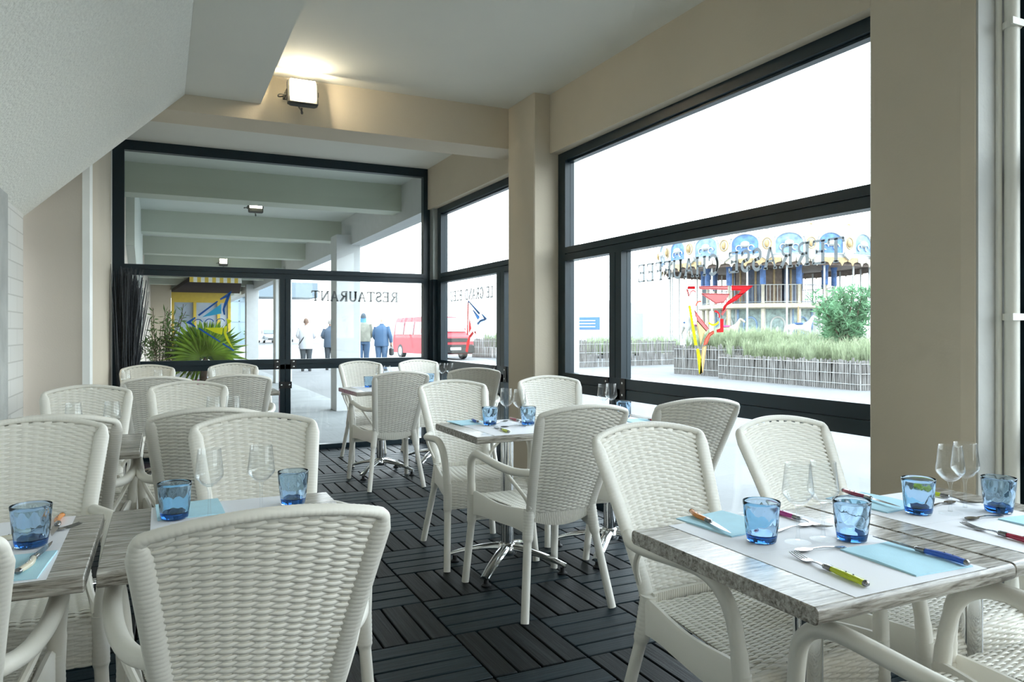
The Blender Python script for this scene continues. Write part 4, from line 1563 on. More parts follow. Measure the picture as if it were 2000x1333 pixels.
# ---- glass corner building with flat dark canopy, far off
M['farglass'] = mat('pale_blue_curtain_wall', (0.22, 0.30, 0.35), 0.2, var=0.1, scale=0.3)
M['farline'] = mat('grey_blue_mullion', (0.20, 0.27, 0.32), 0.4)
M['farcanopy'] = mat('grey_canopy', (0.13, 0.17, 0.20), 0.5)
fbd = empty('corner_building', (7.6, 76.1, -0.02))
tag(fbd, 'distant glass corner building with flat dark canopy beside the yellow shop front', 'building')
MB().box(-3.5, 0.7, 0, 8, 0, 9.0).build('glass_wall', M['farglass'], fbd, smooth=False)
m = MB()
for z in (2.2, 4.2, 6.2):
    m.box(-3.5, 0.72, -0.06, 0.0, z - 0.05, z + 0.05)
for x in (-2.2, -0.9, 0.6):
    m.box(x, x + 0.10, -0.06, 0.0, 0, 9.0)
m.build('wall_grid', M['farline'], fbd, smooth=False)
m = MB()
m.box(-0.6, 6.2, -2.6, 3.0, 4.55, 6.0)
m.build('flat_canopy', M['farcanopy'], fbd, smooth=False)
m = MB()
m.box(-0.6, 0.6, -3.0, -2.7, 0, 1.1)
m.box(-0.6, 0.6, -3.05, -2.65, 1.0, 1.1)
o = m.build('planter_trough', M['farcanopy'], smooth=False, loc=(7.6, 76.1, -0.02))
tag(o, 'distant dark planter trough in front of the glass corner building', 'planter')
lf = MB()
for k in range(5):
    for _ in range(10):
        leafy(lf, (-0.5 + 0.25 * k + rg.gauss(0, .07), -2.85 + rg.gauss(0, .05), 1.3 + rg.gauss(0, .15)), 4, 0.22, rg, aspect=0.5)
o = lf.build('box_plants', M['olea'], smooth=False, loc=(7.6, 76.1, -0.04))
tag(o, 'low green plants in the distant planter trough', 'plants', kind='stuff')


# ---- vehicles
def car_body(root, prof, halfw, material, roof_in=0.14, belt=1.0, name='body'):
    m = MB()
    zmax = max(z for y, z in prof)
    rings = []
    for xs, sh in ((-1, 0.10), (-0.96, 0.02), (-0.85, 0.0), (0.85, 0.0), (0.96, 0.02), (1, 0.10)):
        r = []
        for y, z in prof:
            k = max(0, (z - belt) / (zmax - belt))
            r.append((xs * (halfw - roof_in * k), y * (1 - sh * 0.25), z - sh * 0.4 * (z > belt * 0.6)))
        rings.append(r)
    m.loft(rings, True, True)
    return m.build(name, material, root, angle=32, fix=True)


def wheel(root, x, y, r, rubber, hub):
    m = MB()
    mt = Matrix.Translation((x, y, r)) @ Matrix.Rotation(PI / 2, 4, 'Y')
    m.lathe([(r * 0.6, -0.10), (r * 0.95, -0.10), (r, -0.06), (r, 0.06), (r * 0.95, 0.10), (r * 0.6, 0.10)], 24, caps=True, mtx=mt)
    w_ = m.build('wheel', rubber, root, fix=True)
    h = MB()
    h.lathe([(0.05, -0.105), (r * 0.62, -0.102), (r * 0.62, 0.102), (0.05, 0.105)], 16, caps=True, mtx=mt)
    h.build('hub', hub, w_, fix=True)


M['van_red'] = mat('red_car_paint', (0.42, 0.05, 0.06), 0.6, spec=0.3)
M['car_white'] = mat('white_car_paint', (0.34, 0.35, 0.36), 0.3, coat=0.5)
M['car_glass'] = mat('dark_car_glass', (0.10, 0.14, 0.17), 0.1)
M['wind'] = mat('painted_sky_reflection_windscreen', (0.55, 0.66, 0.72), 0.08)  # pale base colour stands in for sky mirrored in the glass
M['headlamp'] = mat('headlamp_glass', (0.62, 0.66, 0.68), 0.15)
M['plate'] = mat('white_number_plate', (0.80, 0.81, 0.78), 0.5)

van = empty('van', (11.42, 32.9, -0.02), 0)
van.rotation_euler = (0, 0, math.radians(180 + 6))
tag(van, 'red van on the street beyond the end window corner, front to the right', 'van')
vp = [(-2.40, 0.35), (-2.44, 0.9), (-2.36, 1.75), (-2.2, 1.92), (0.95, 1.95), (1.15, 1.88), (1.82, 1.20), (2.32, 1.02), (2.42, 0.85), (2.45, 0.35), (2.3, 0.25), (-2.3, 0.25)]
car_body(van, vp, 0.96, M['van_red'], 0.13, 1.05)
m = MB()
m.prism([(-0.84, 1.80, 1.25), (0.84, 1.80, 1.25), (0.74, 1.20, 1.85), (-0.74, 1.20, 1.85)], (0, 0.03, 0.03))
m.build('windscreen', M['wind'], van, smooth=False, fix=True)
for sx in (-1, 1):
    for (a, b) in ((0.15, 1.25), (-1.0, 0.0), (-2.1, -1.15)):
        m = MB()
        m.prism([(sx * 0.945, a, 1.12), (sx * 0.945, b, 1.12), (sx * 0.858, b - (0.38 if b > 1 else 0), 1.70), (sx * 0.858, a, 1.70)], (sx * 0.02, 0, 0))
        m.build('side_window', M['car_glass'], van, smooth=False, fix=True)
    m = MB()
    m.bbox(sx * 0.80 - 0.15, sx * 0.80 + 0.11, 2.28, 2.44, 0.80, 0.99, 0.03)
    m.build('headlight', M['headlamp'], van, angle=30)
    m = MB()
    m.bbox(sx * 1.02 - 0.10, sx * 1.02 + 0.10, 1.25, 1.36, 1.18, 1.42, 0.03)
    m.build('wing_mirror', M['van_red'], van, angle=30)
    for y in (-1.45, 1.5):
        wheel(van, sx * 0.87, y, 0.33, M['black'], M['headlamp'])
MB().box(-0.62, 0.62, 2.40, 2.455, 0.80, 0.96).build('grille', M['black'], van, smooth=False)
m = MB()
m.bbox(-0.95, 0.95, 2.30, 2.50, 0.28, 0.68, 0.05)
m.build('bumper', M['black'], van, angle=30)
MB().box(-0.26, 0.26, 2.49, 2.512, 0.44, 0.56).build('number_plate', M['plate'], van, smooth=False)


def small_car(loc, rz, label, paint):
    c = empty('car', loc, rz)
    tag(c, label, 'car', 'parked cars in the distance')
    prof = [(-2.0, 0.35), (-2.02, 0.8), (-1.75, 0.95), (-1.2, 1.42), (0.2, 1.45), (0.95, 0.98), (1.85, 0.80), (2.0, 0.6), (2.0, 0.3), (-1.9, 0.25)]
    car_body(c, prof, 0.86, paint, 0.16, 0.9)
    m = MB()
    m.prism([(-0.72, 0.98, 1.0), (0.72, 0.98, 1.0), (0.60, 0.28, 1.40), (-0.60, 0.28, 1.40)], (0, 0.03, 0.02))
    m.build('windscreen', M['car_glass'], c, smooth=False, fix=True)
    for sx in (-1, 1):
        m = MB()
        m.prism([(sx * 0.855, -1.3, 0.98), (sx * 0.855, 0.75, 0.98), (sx * 0.735, 0.1, 1.36), (sx * 0.735, -1.05, 1.36)], (sx * 0.02, 0, 0))
        m.build('side_window', M['car_glass'], c, smooth=False, fix=True)
        m = MB()
        m.bbox(sx * 0.62 - 0.16, sx * 0.62 + 0.16, 1.86, 2.01, 0.60, 0.74, 0.02)
        m.build('headlight', M['headlamp'], c, angle=30)
        for y in (-1.25, 1.25):
            wheel(c, sx * 0.76, y, 0.30, M['black'], M['headlamp'])
    MB().box(-0.5, 0.5, 1.98, 2.015, 0.36, 0.50).build('grille', M['black'], c, smooth=False)


small_car((10.4, 83.6, -0.02), math.radians(186), 'white parked car far away left of the mullion of the end window', M['car_white'])
small_car((13.0, 90.0, -0.02), math.radians(176), 'grey parked car farthest away, right behind the white one by the mullion', mat('grey_car_paint', (0.30, 0.34, 0.38), 0.3))

M['truck'] = mat('white_truck_panel', (0.42, 0.44, 0.46), 0.5)
M['signblue'] = mat('blue_sign_panel', (0.06, 0.16, 0.62), 0.5)
M['signpale'] = mat('pale_blue_stripe', (0.50, 0.62, 0.86), 0.5)
trk = empty('box_truck', (18.52, 28.85, -0.02), math.radians(37.6))
tag(trk, 'white box truck with blue panels behind the stake fence', 'truck')
MB().bbox(0, 4.5, 0, 2.3, 0.75, 2.72, 0.03).build('cargo_box', M['truck'], trk, angle=30)
MB().box(0.1, 4.4, 0.2, 2.1, 0.5, 0.75).build('chassis', M['black'], trk, smooth=False)
MB().bbox(4.55, 6.1, 0.1, 2.2, 0.45, 2.3, 0.08).build('cab', M['truck'], trk, angle=30)
for (x, y) in ((0.9, 0.15), (0.9, 2.15), (5.2, 0.2), (5.2, 2.1)):
    m = MB()
    m.lathe([(0.25, -0.12), (0.42, -0.12), (0.42, 0.12), (0.25, 0.12)], 20, caps=True, mtx=Matrix.Translation((x, y, 0.42)) @ Matrix.Rotation(PI / 2, 4, 'X'))
    m.build('wheel', M['black'], trk, fix=True)
m = MB()
m.box(1.0, 2.9, -0.03, 0.0, 1.36, 1.92)
pn = m.build('blue_panel', M['signblue'], trk, smooth=False)
m = MB()
for z in (1.46, 1.60, 1.74):
    m.box(1.2, 2.7, -0.04, -0.03, z, z + 0.05)
m.build('stripes', M['signpale'], pn, smooth=False)
m = MB()
m.box(-0.03, 0.0, 0.35, 1.7, 1.36, 1.92)
pn = m.build('blue_panel', M['signblue'], trk, smooth=False)
m = MB()
for z in (1.46, 1.60, 1.74):
    m.box(-0.04, -0.03, 0.55, 1.5, z, z + 0.05)
m.build('stripes', M['signpale'], pn, smooth=False)

# ---- stake fences and planters
M['stake'] = grain_mat('grey_chestnut_stake', (0.08, 0.072, 0.065), (0.18, 0.17, 0.16), (0.33, 0.32, 0.305), (30.0, 30.0, 1.5), 0.85, 0.2)
M['wire'] = mat('galvanised_wire', (0.55, 0.58, 0.58), 0.4, metal=0.6)
M['grass'] = leaf_mat('pale_beach_grass', (0.31, 0.36, 0.23), 0.3)
M['tama'] = leaf_mat('tamarisk_green', (0.16, 0.30, 0.17), 0.4)


def stake_row(mb, wb, a, b, h, sp=0.062, jit=0.05, gap=0.0):
    a, b = Vector(a + (-0.02,)), Vector(b + (-0.02,))
    L = (b - a).length
    n = int(L / sp)
    for k in range(n + 1):
        if gap and rg.random() < gap:
            continue
        p = a.lerp(b, k / max(1, n))
        r = rg.uniform(0.020, 0.028)
        top = p + Vector((rg.gauss(0, 0.012), rg.gauss(0, 0.012), h + rg.gauss(0, jit * 0.5)))
        mb.sweep([p, p.lerp(top, 0.5) + Vector((rg.gauss(0, .006), rg.gauss(0, .006), 0)), top], [r, r, r * 0.9], n=6)
    for f in (0.2, 0.55, 0.88):
        z = Vector((0, 0, h * f))
        wb.sweep([a + z, b + z], 0.006, n=4)
        nrm = (b - a).cross(Vector((0, 0, 1))).normalized() * 0.032
        wb.sweep([a + z + nrm, b + z + nrm], 0.005, n=4)


def planter(name, corners, h, label, close=True):
    root = empty(name)
    tag(root, label, 'planter' if close else 'fence')
    sm_, wm = MB(), MB()
    n = len(corners)
    for i in range(n if close else n - 1):
        stake_row(sm_, wm, corners[i], corners[(i + 1) % n], h, gap=0.0 if close else 0.06)
    sm_.build('stake_wall', M['stake'], root)
    wm.build('wire', M['wire'], root)
    if close:
        m = MB()
        m.poly([(x, y, h - 0.10) for x, y in corners])
        m.build('soil', M['soil'], root, smooth=False)
    return root


PA = [(13.6, 15.6), (13.5, 11.06), (17.6, 10.6), (18.2, 15.2)]
PB = [(13.88, 17.88), (14.05, 16.15), (18.4, 15.8), (18.6, 18.6)]
planter('stake_planter', PA, 0.645, 'nearest grey stake planter with beach grass outside the big side window')
planter('stake_planter', PB, 0.85, 'grey stake planter left of and behind the nearest one, under the yellow emblem tip')
planter('stake_fence', [(13.0, 22.3), (17.8, 22.9)], 0.93, 'grey stake fence in front of the white truck', False)
planter('stake_fence', [(13.7, 33.4), (14.9, 30.4), (15.6, 26.0)], 0.90, 'farthest grey stake fence, right of the red van', False)


def grass(corners, h0, n, label, hb=0.45):
    m = MB()
    cx = sum(c[0] for c in corners) / 4
    cy = sum(c[1] for c in corners) / 4
    tufts = []
    for _ in range(n // 28):
        u, v = rg.random(), rg.random()
        a = Vector(corners[0]).lerp(Vector(corners[1]), u)
        b = Vector(corners[3]).lerp(Vector(corners[2]), u)
        tufts.append((a.lerp(b, 0.05 + 0.9 * v), rg.uniform(0.6, 1.25)))
    for c, s in tufts:
        for _ in range(28):
            a = rg.uniform(0, 2 * PI)
            sp_ = abs(rg.gauss(0, 0.28)) * s
            d = Vector((math.cos(a), math.sin(a), 0))
            p = Vector((c.x, c.y, h0 - 0.12)) + d * 0.07 * rg.random()
            L = hb * s * rg.uniform(0.7, 1.2)
            w_ = Vector((-d.y, d.x, 0)) * 0.008
            q = p + d * sp_ * 0.35 + Vector((0, 0, L * 0.75))
            t = p + d * sp_ + Vector((0, 0, L * (1.0 - 0.3 * min(1, sp_))))
            m.poly([p - w_, p + w_, q + w_ * 0.8, q - w_ * 0.8])
            m.poly([q - w_ * 0.8, q + w_ * 0.8, t])
    o = m.build('beach_grass', M['grass'], smooth=False)
    tag(o, label, 'grass', kind='stuff')


grass(PA, 0.645, 9000, 'pale green beach grass growing in the nearest stake planter', 0.50)
grass(PB, 0.85, 5000, 'pale green beach grass growing in the stake planter behind the nearest one', 0.55)
grass([(13.9, 23.2), (18.0, 23.4), (20.5, 26), (16.5, 27)], 0.5, 3500, 'pale green beach grass behind the stake fence', 0.6)
grass([(14.0, 33.3), (15.4, 28.2), (16.4, 28.4), (15.6, 33.8)], 0.6, 3000, 'pale green beach grass behind the farthest stake fence, right of the van', 0.7)


def bush(loc, w_, h, n, label, size=0.16):
    r = empty('tamarisk_bush', loc)
    tag(r, label, 'bush')
    t, l = MB(), MB()
    for k in range(30):
        tip = Vector((rg.gauss(0, 0.38) * w_, rg.gauss(0, 0.38) * w_, h * rg.uniform(0.45, 1.0)))
        p0 = Vector((rg.gauss(0, .08), rg.gauss(0, .08), 0.0))
        mid = p0.lerp(tip, 0.5) + Vector((0, 0, 0.12 * h))
        pth = smoothline([p0, mid, tip], 2)
        t.sweep(pth, [0.03 * (1 - 0.8 * i / (len(pth) - 1)) for i in range(len(pth))], n=5)
        for j in range(n // 30 // 6):
            c = mid.lerp(tip, rg.uniform(-0.4, 1.05)) + Vector((rg.gauss(0, .10), rg.gauss(0, .10), rg.gauss(0, .08)))
            leafy(l, c, 6, size, rg, aspect=0.22, up=0.5)
    t.build('branches', M['bark'], r)['kind'] = 'stuff'
    l.build('foliage', M['tama'], r, smooth=False)['kind'] = 'stuff'


bush((15.95, 13.40, 0.53), 1.15, 1.85, 9000, 'large dark green tamarisk bush in the nearest planter, beside the right-hand pillar')
bush((17.2, 15.0, 0.53), 0.5, 1.1, 1800, 'small pale green bush left of the large tamarisk')

# ---- thin promenade railing
rl = empty('promenade_railing', (29.1, 41.5, -0.02))
tag(rl, 'thin grey promenade railing beyond the stake fence, left of the carousel', 'railing')
m = MB()
for z in (0.5, 0.9, 1.25):
    m.sweep([(-1.5, 0.7, z), (3.5, -1.6, z)], 0.018, n=5)
m.build('rail', M['wire'], rl)
for k in range(6):
    p = Vector((-1.5, 0.7, 0)).lerp(Vector((3.5, -1.6, 0)), k / 5)
    MB().sweep([p, p + Vector((0, 0, 1.25))], 0.02, n=5).build('post', M['wire'], rl)

# ================================================================== CAROUSEL
M['cr_cream'] = mat('carousel_cream', (0.42, 0.38, 0.30), 0.5, var=0.15, scale=6)
M['cr_white'] = mat('carousel_white', (0.42, 0.43, 0.42), 0.5, var=0.06, scale=6)
M['cr_gold'] = mat('carousel_gold', (0.34, 0.24, 0.11), 0.4, var=0.25, scale=10)
M['cr_blue'] = mat('carousel_blue', (0.07, 0.17, 0.42), 0.45, var=0.4, scale=4)
M['cr_sky'] = mat('carousel_pale_blue', (0.17, 0.27, 0.42), 0.5, var=0.4, scale=4)
M['cr_brown'] = mat('carousel_brown_soffit', (0.16, 0.12, 0.10), 0.7, var=0.3, scale=5)
M['cr_dark'] = mat('carousel_dark_blue_panel', (0.05, 0.08, 0.15), 0.4, var=0.5, scale=3)
M['cr_green'] = mat('carousel_grey_green_panel', (0.24, 0.32, 0.31), 0.5, var=0.4, scale=5)
ca = empty('carousel', (29.62, 30.22, -0.02), 0.1)
tag(ca, 'double-deck blue and cream carousel beyond the planters outside the big side window', 'carousel')
m = MB()
m.lathe([(5.5, 0.0), (5.5, 0.34), (5.4, 0.38), (0.1, 0.38)], 64, caps=True)
m.build('base_platform', M['cr_cream'], ca)
m = MB()
m.lathe([(5.45, 4.62), (5.55, 4.72), (5.55, 4.92), (4.2, 5.35), (1.5, 5.8), (0.3, 6.0), (0.02, 6.1)], 64)
m.build('canopy', M['cr_white'], ca)
m = MB()
m.lathe([(5.5, 4.74), (3.6, 4.62), (1.4, 4.5)], 64)
m.lathe([(5.35, 4.70), (5.35, 4.40)], 64)
m.build('canopy_soffit', M['cr_brown'], ca)
NSEG = 18
for k in range(NSEG):
    a = 2 * PI * k / NSEG
    rot = Matrix.Rotation(a, 4, 'Z') @ Matrix.Translation((0, -5.56, 0))
    # blue domed rounding board with gold frame
    hw = 0.66
    arc = [(hw * math.cos(math.radians(q)), 5.42 + 0.50 * math.sin(math.radians(q))) for q in range(0, 181, 15)]
    m = MB()
    m.prism([rot @ Vector((x, 0.02, z)) for x, z in [(hw, 4.95)] + arc + [(-hw, 4.95)]], rot.to_3x3() @ Vector((0, -0.10, 0)))
    cp = m.build('crest_panel', M['cr_blue'] if k % 2 else M['cr_sky'], ca, smooth=False, fix=True)
    m = MB()
    m.sweep([rot @ Vector((x, -0.10, z)) for x, z in [(hw, 4.95)] + arc + [(-hw, 4.95)]], 0.05, n=6)
    for q in (30, 60, 90, 120, 150):
        c = rot @ Vector((hw * 1.05 * math.cos(math.radians(q)), -0.06, 5.47 + 0.53 * math.sin(math.radians(q))))
        m.ball(c, 0.085, n=8, m=6)
    m.ball(rot @ Vector((0, -0.10, 5.4)), 0.22, 0.22, 0.16, n=12, m=6)
    for sx in (-1, 1):
        m.sweep([rot @ Vector((sx * 0.28 + 0.14 * math.cos(q), -0.12, 5.22 + 0.14 * math.sin(q))) for q in [i * 0.6 for i in range(9)]], 0.03, n=5)
    m.build('crest_ornament', M['cr_white'], cp)
    # white cartouche spire between two boards
    rot = Matrix.Rotation(a + PI / NSEG, 4, 'Z') @ Matrix.Translation((0, -5.62, 0))
    out = [(0.0, 4.62), (0.24, 4.80), (0.30, 5.1), (0.26, 5.45), (0.34, 5.7), (0.20, 5.95), (0.08, 6.05), (0.05, 6.25)]
    pts = out + [(-x, z) for x, z in reversed(out[1:])]
    m = MB()
    m.prism([rot @ Vector((x, 0.0, z)) for x, z in pts], rot.to_3x3() @ Vector((0, -0.10, 0)))
    sp_ = m.build('crest_spire', M['cr_white'], ca, smooth=False, fix=True)
    m = MB()
    m.ball(rot @ Vector((0, -0.11, 5.40)), 0.16, 0.08, 0.20, n=12, m=6)
    m.ball(rot @ Vector((0, -0.05, 6.28)), 0.07, n=8, m=6)
    m.sweep([rot @ Vector((0.20 * math.cos(q), -0.11, 5.40 + 0.26 * math.sin(q))) for q in [i * PI / 10 for i in range(21)]], 0.028, n=5)
    m.build('medallion', M['cr_gold'], sp_)
    # pennant valance below
    m = MB()
    for j in range(3):
        b = a + 2 * PI / NSEG * (j / 3)
        r2 = Matrix.Rotation(b, 4, 'Z') @ Matrix.Translation((0, -5.58, 0))
        m.prism([r2 @ Vector(p) for p in ((-0.32, 0, 4.74), (0.32, 0, 4.74), (0.30, 0, 4.55), (0.10, 0, 4.50), (0, 0, 4.34), (-0.10, 0, 4.50), (-0.30, 0, 4.55))], r2.to_3x3() @ Vector((0, -0.03, 0)))
    m.build('valance', M['cr_gold'] if k % 2 else M['cr_cream'], ca, smooth=False, fix=True)
    p = (5.15 * math.sin(a), -5.15 * math.cos(a))
    MB().sweep([(p[0], p[1], 0.36), (p[0], p[1], 4.66)], 0.045, n=8).build('canopy_pole', M['cr_white'], ca)
m = MB()
m.lathe([(1.5, 2.42), (3.55, 2.42), (3.62, 2.46), (3.62, 2.66), (3.5, 2.68), (1.5, 2.68)], 48)
m.build('upper_deck', M['cr_cream'], ca)
m = MB()
m.lathe([(1.55, 0.38), (1.55, 4.6)], 24)
m.build('centre_drum', M['cr_dark'], ca)
NC = 12
for k in range(NC):
    a = 2 * PI * k / NC + 0.12
    s_, c_ = math.sin(a), -math.cos(a)
    col = MB()
    col.lathe([(0.10, 0.38), (0.10, 2.42)], 10, mtx=Matrix.Translation((3.35 * s_, 3.35 * c_, 0)))
    col.lathe([(0.11, 2.68), (0.085, 2.78), (0.085, 3.55), (0.12, 3.62)], 10, mtx=Matrix.Translation((3.35 * s_, 3.35 * c_, 0)))
    co = col.build('column', M['cr_cream'], ca)
    m = MB()
    m.lathe([(0.13, 3.62), (0.15, 3.7), (0.14, 4.4), (0.18, 4.62)], 10, mtx=Matrix.Translation((3.35 * s_, 3.35 * c_, 0)))
    m.build('blue_drape', M['cr_blue'], co)
    # railing between columns
    b = a + 2 * PI / NC
    pA, pB = Vector((3.42 * s_, 3.42 * c_, 0)), Vector((3.42 * math.sin(b), -3.42 * math.cos(b), 0))
    m = MB()
    for z in (2.75, 3.60):
        m.sweep([pA + Vector((0, 0, z)), pB + Vector((0, 0, z))], 0.022, n=5)
    for j in range(1, 10):
        q = pA.lerp(pB, j / 10)
        m.sweep([q + Vector((0, 0, 2.70)), q + Vector((0, 0, 3.60))], 0.014, n=5)
    m.build('deck_railing', M['farcanopy'] if k % 2 else M['cr_white'], ca)
    # painted arched panels around the lower core
    rot = Matrix.Rotation(a + PI / NC, 4, 'Z') @ Matrix.Translation((0, -2.55, 0))
    m = MB()
    m.box(-0.68, 0.68, 0, 0.06, 0.38, 2.42, mtx=rot)
    lp = m.build('lower_panel', M['cr_green'], ca, smooth=False)
    m = MB()
    arc = [(0.34 * math.cos(math.radians(q)), 1.62 + 0.38 * math.sin(math.radians(q))) for q in range(0, 181, 20)]
    m.sweep([rot @ Vector((x, -0.03, z)) for x, z in [(0.44, 0.7), (0.34, 1.2)] + arc + [(-0.34, 1.2), (-0.44, 0.7)]], 0.05, n=6)
    m.ball(rot @ Vector((0, -0.03, 1.25)), 0.15, 0.06, 0.28, n=10, m=6)
    for x in (-0.64, 0.64):
        m.sweep([rot @ Vector((x, -0.03, 0.4)), rot @ Vector((x, -0.03, 2.4))], 0.06, n=6)
    m.build('panel_moulding', M['cr_sky'] if k % 2 else M['cr_white'], lp)
    # upper inner screens
    rot = Matrix.Rotation(a + PI / NC, 4, 'Z') @ Matrix.Translation((0, -1.75, 0))
    m = MB()
    m.box(-0.40, 0.40, 0, 0.05, 2.68, 4.5, mtx=rot)
    up = m.build('upper_panel', M['cr_dark'] if k % 2 else M['cr_brown'], ca, smooth=False)
    m = MB()
    m.sweep([rot @ Vector((0.0, -0.02, 2.7)), rot @ Vector((0.0, -0.02, 4.5))], 0.06, n=6)
    m.build('gilt_strip', M['cr_gold'], up)
# stair to the upper deck
m = MB()
for k in range(11):
    z = 0.45 + k * 0.18
    m.box(3.3 + 0.0, 4.1, -2.2 + k * 0.2, -1.98 + k * 0.2, z, z + 0.04)
m.sweep([(3.3, -2.2, 0.4), (3.3, 0.0, 2.4)], 0.05, n=6)
m.sweep([(4.1, -2.2, 0.4), (4.1, 0.0, 2.4)], 0.05, n=6)
m.sweep([(3.3, -2.2, 1.3), (3.3, 0.0, 3.3)], 0.025, n=6)
m.build('stair', M['farcanopy'], ca, smooth=False)


def skin_obj(name, verts, edges, radii, root, material, parent=None, sub=2):
    me = bpy.data.meshes.new(name)
    me.from_pydata(verts, edges, [])
    o = bpy.data.objects.new(name, me)
    COL.objects.link(o)
    sk = o.modifiers.new('skin', 'SKIN')
    sk.use_smooth_shade = True
    if not me.skin_vertices:
        bm = bmesh.new()
        bm.from_mesh(me)
        bm.verts.layers.skin.verify()
        bm.to_mesh(me)
        bm.free()
    for i, r in enumerate(radii):
        v = me.skin_vertices[0].data[i]
        v.radius = r if isinstance(r, tuple) else (r, r)
        v.use_root = (i == root)
    sb = o.modifiers.new('subdivision', 'SUBSURF')
    sb.levels = sb.render_levels = sub
    me.materials.append(material)
    if parent:
        o.parent = parent
    return o


class Skel:
    def __init__(s):
        s.v, s.e, s.r, s.n = [], [], [], {}

    def add(s, name, p, r, to=None):
        s.n[name] = len(s.v)
        s.v.append(tuple(p))
        s.r.append(r)
        if to is not None:
            s.e.append((s.n[to], s.n[name]))
        return s


def horse_skel():
    k = Skel()
    k.add('bar', (0, 0, 0.95), (0.17, 0.20))
    k.add('rump', (0, -0.40, 1.0), (0.16, 0.18), 'bar')
    k.add('chest', (0, 0.38, 0.98), (0.16, 0.20), 'bar')
    k.add('neck', (0, 0.62, 1.28), (0.08, 0.11), 'chest')
    k.add('poll', (0, 0.72, 1.52), 0.075, 'neck')
    k.add('muzzle', (0, 0.98, 1.32), 0.05, 'poll')
    k.add('tail1', (0, -0.62, 1.0), 0.04, 'rump')
    k.add('tail2', (0, -0.72, 0.62), 0.05, 'tail1')
    for sx, nm in ((-1, 'l'), (1, 'r')):
        k.add('fk' + nm, (sx * 0.10, 0.55 if sx > 0 else 0.45, 0.68), 0.06, 'chest')
        k.add('ff' + nm, (sx * 0.10, 0.42 if sx > 0 else 0.62, 0.40), 0.035, 'fk' + nm)
        k.add('hk' + nm, (sx * 0.11, -0.38, 0.70), 0.075, 'rump')
        k.add('hh' + nm, (sx * 0.11, -0.62, 0.50), 0.042, 'hk' + nm)
        k.add('hf' + nm, (sx * 0.11, -0.52, 0.24), 0.033, 'hh' + nm)
    return k


hk = horse_skel()
for j in range(8):
    a = 2 * PI * j / 8 + 0.25
    ho = skin_obj('carousel_horse', hk.v, hk.e, hk.r, 0, M['cr_white'] if j % 2 else M['cr_cream'], ca, 1)
    ho.location = (4.35 * math.sin(a), -4.35 * math.cos(a), 0.38 + 0.12 * (j % 3))
    ho.rotation_euler = (0, 0, a - PI / 2)
    sd = MB()
    sd.bbox(-0.20, 0.20, -0.20, 0.20, 1.08, 1.18, 0.05)
    sd.build('saddle', M['cr_blue'] if j % 2 else M['pink'], ho, angle=40)
    MB().sweep([(0, 0, -0.3), (0, 0, 3.6 if False else 1.98)], 0.025, n=6).build('horse_pole', M['cr_gold'], ho)

# ================================================================== PEOPLE
M['skin'] = mat('skin', (0.50, 0.32, 0.24), 0.5)
M['cl_white'] = mat('white_jacket_cloth', (0.52, 0.53, 0.57), 0.8, bump=0.3, bscale=20)
M['cl_dark'] = mat('dark_trouser_cloth', (0.045, 0.055, 0.065), 0.85)
M['cl_navy'] = mat('navy_jacket_cloth', (0.05, 0.10, 0.18), 0.8, bump=0.3, bscale=20)
M['cl_beige'] = mat('beige_jacket_cloth', (0.22, 0.22, 0.18), 0.85, var=0.25, scale=5, bump=0.4, bscale=15)
M['cl_jean'] = mat('blue_denim', (0.06, 0.11, 0.19), 0.85, var=0.15)
M['cl_blue'] = mat('bright_blue_cloth', (0.10, 0.28, 0.58), 0.8)
M['cl_slate'] = mat('slate_jacket_cloth', (0.07, 0.10, 0.14), 0.8, bump=0.3, bscale=20)
M['hair_grey'] = mat('grey_hair', (0.30, 0.28, 0.26), 0.8, var=0.3, scale=60)
M['hair_brown'] = mat('brown_hair', (0.16, 0.10, 0.07), 0.7, var=0.3, scale=60)
M['cap'] = mat('dark_knit_cap', (0.07, 0.09, 0.11), 0.9)


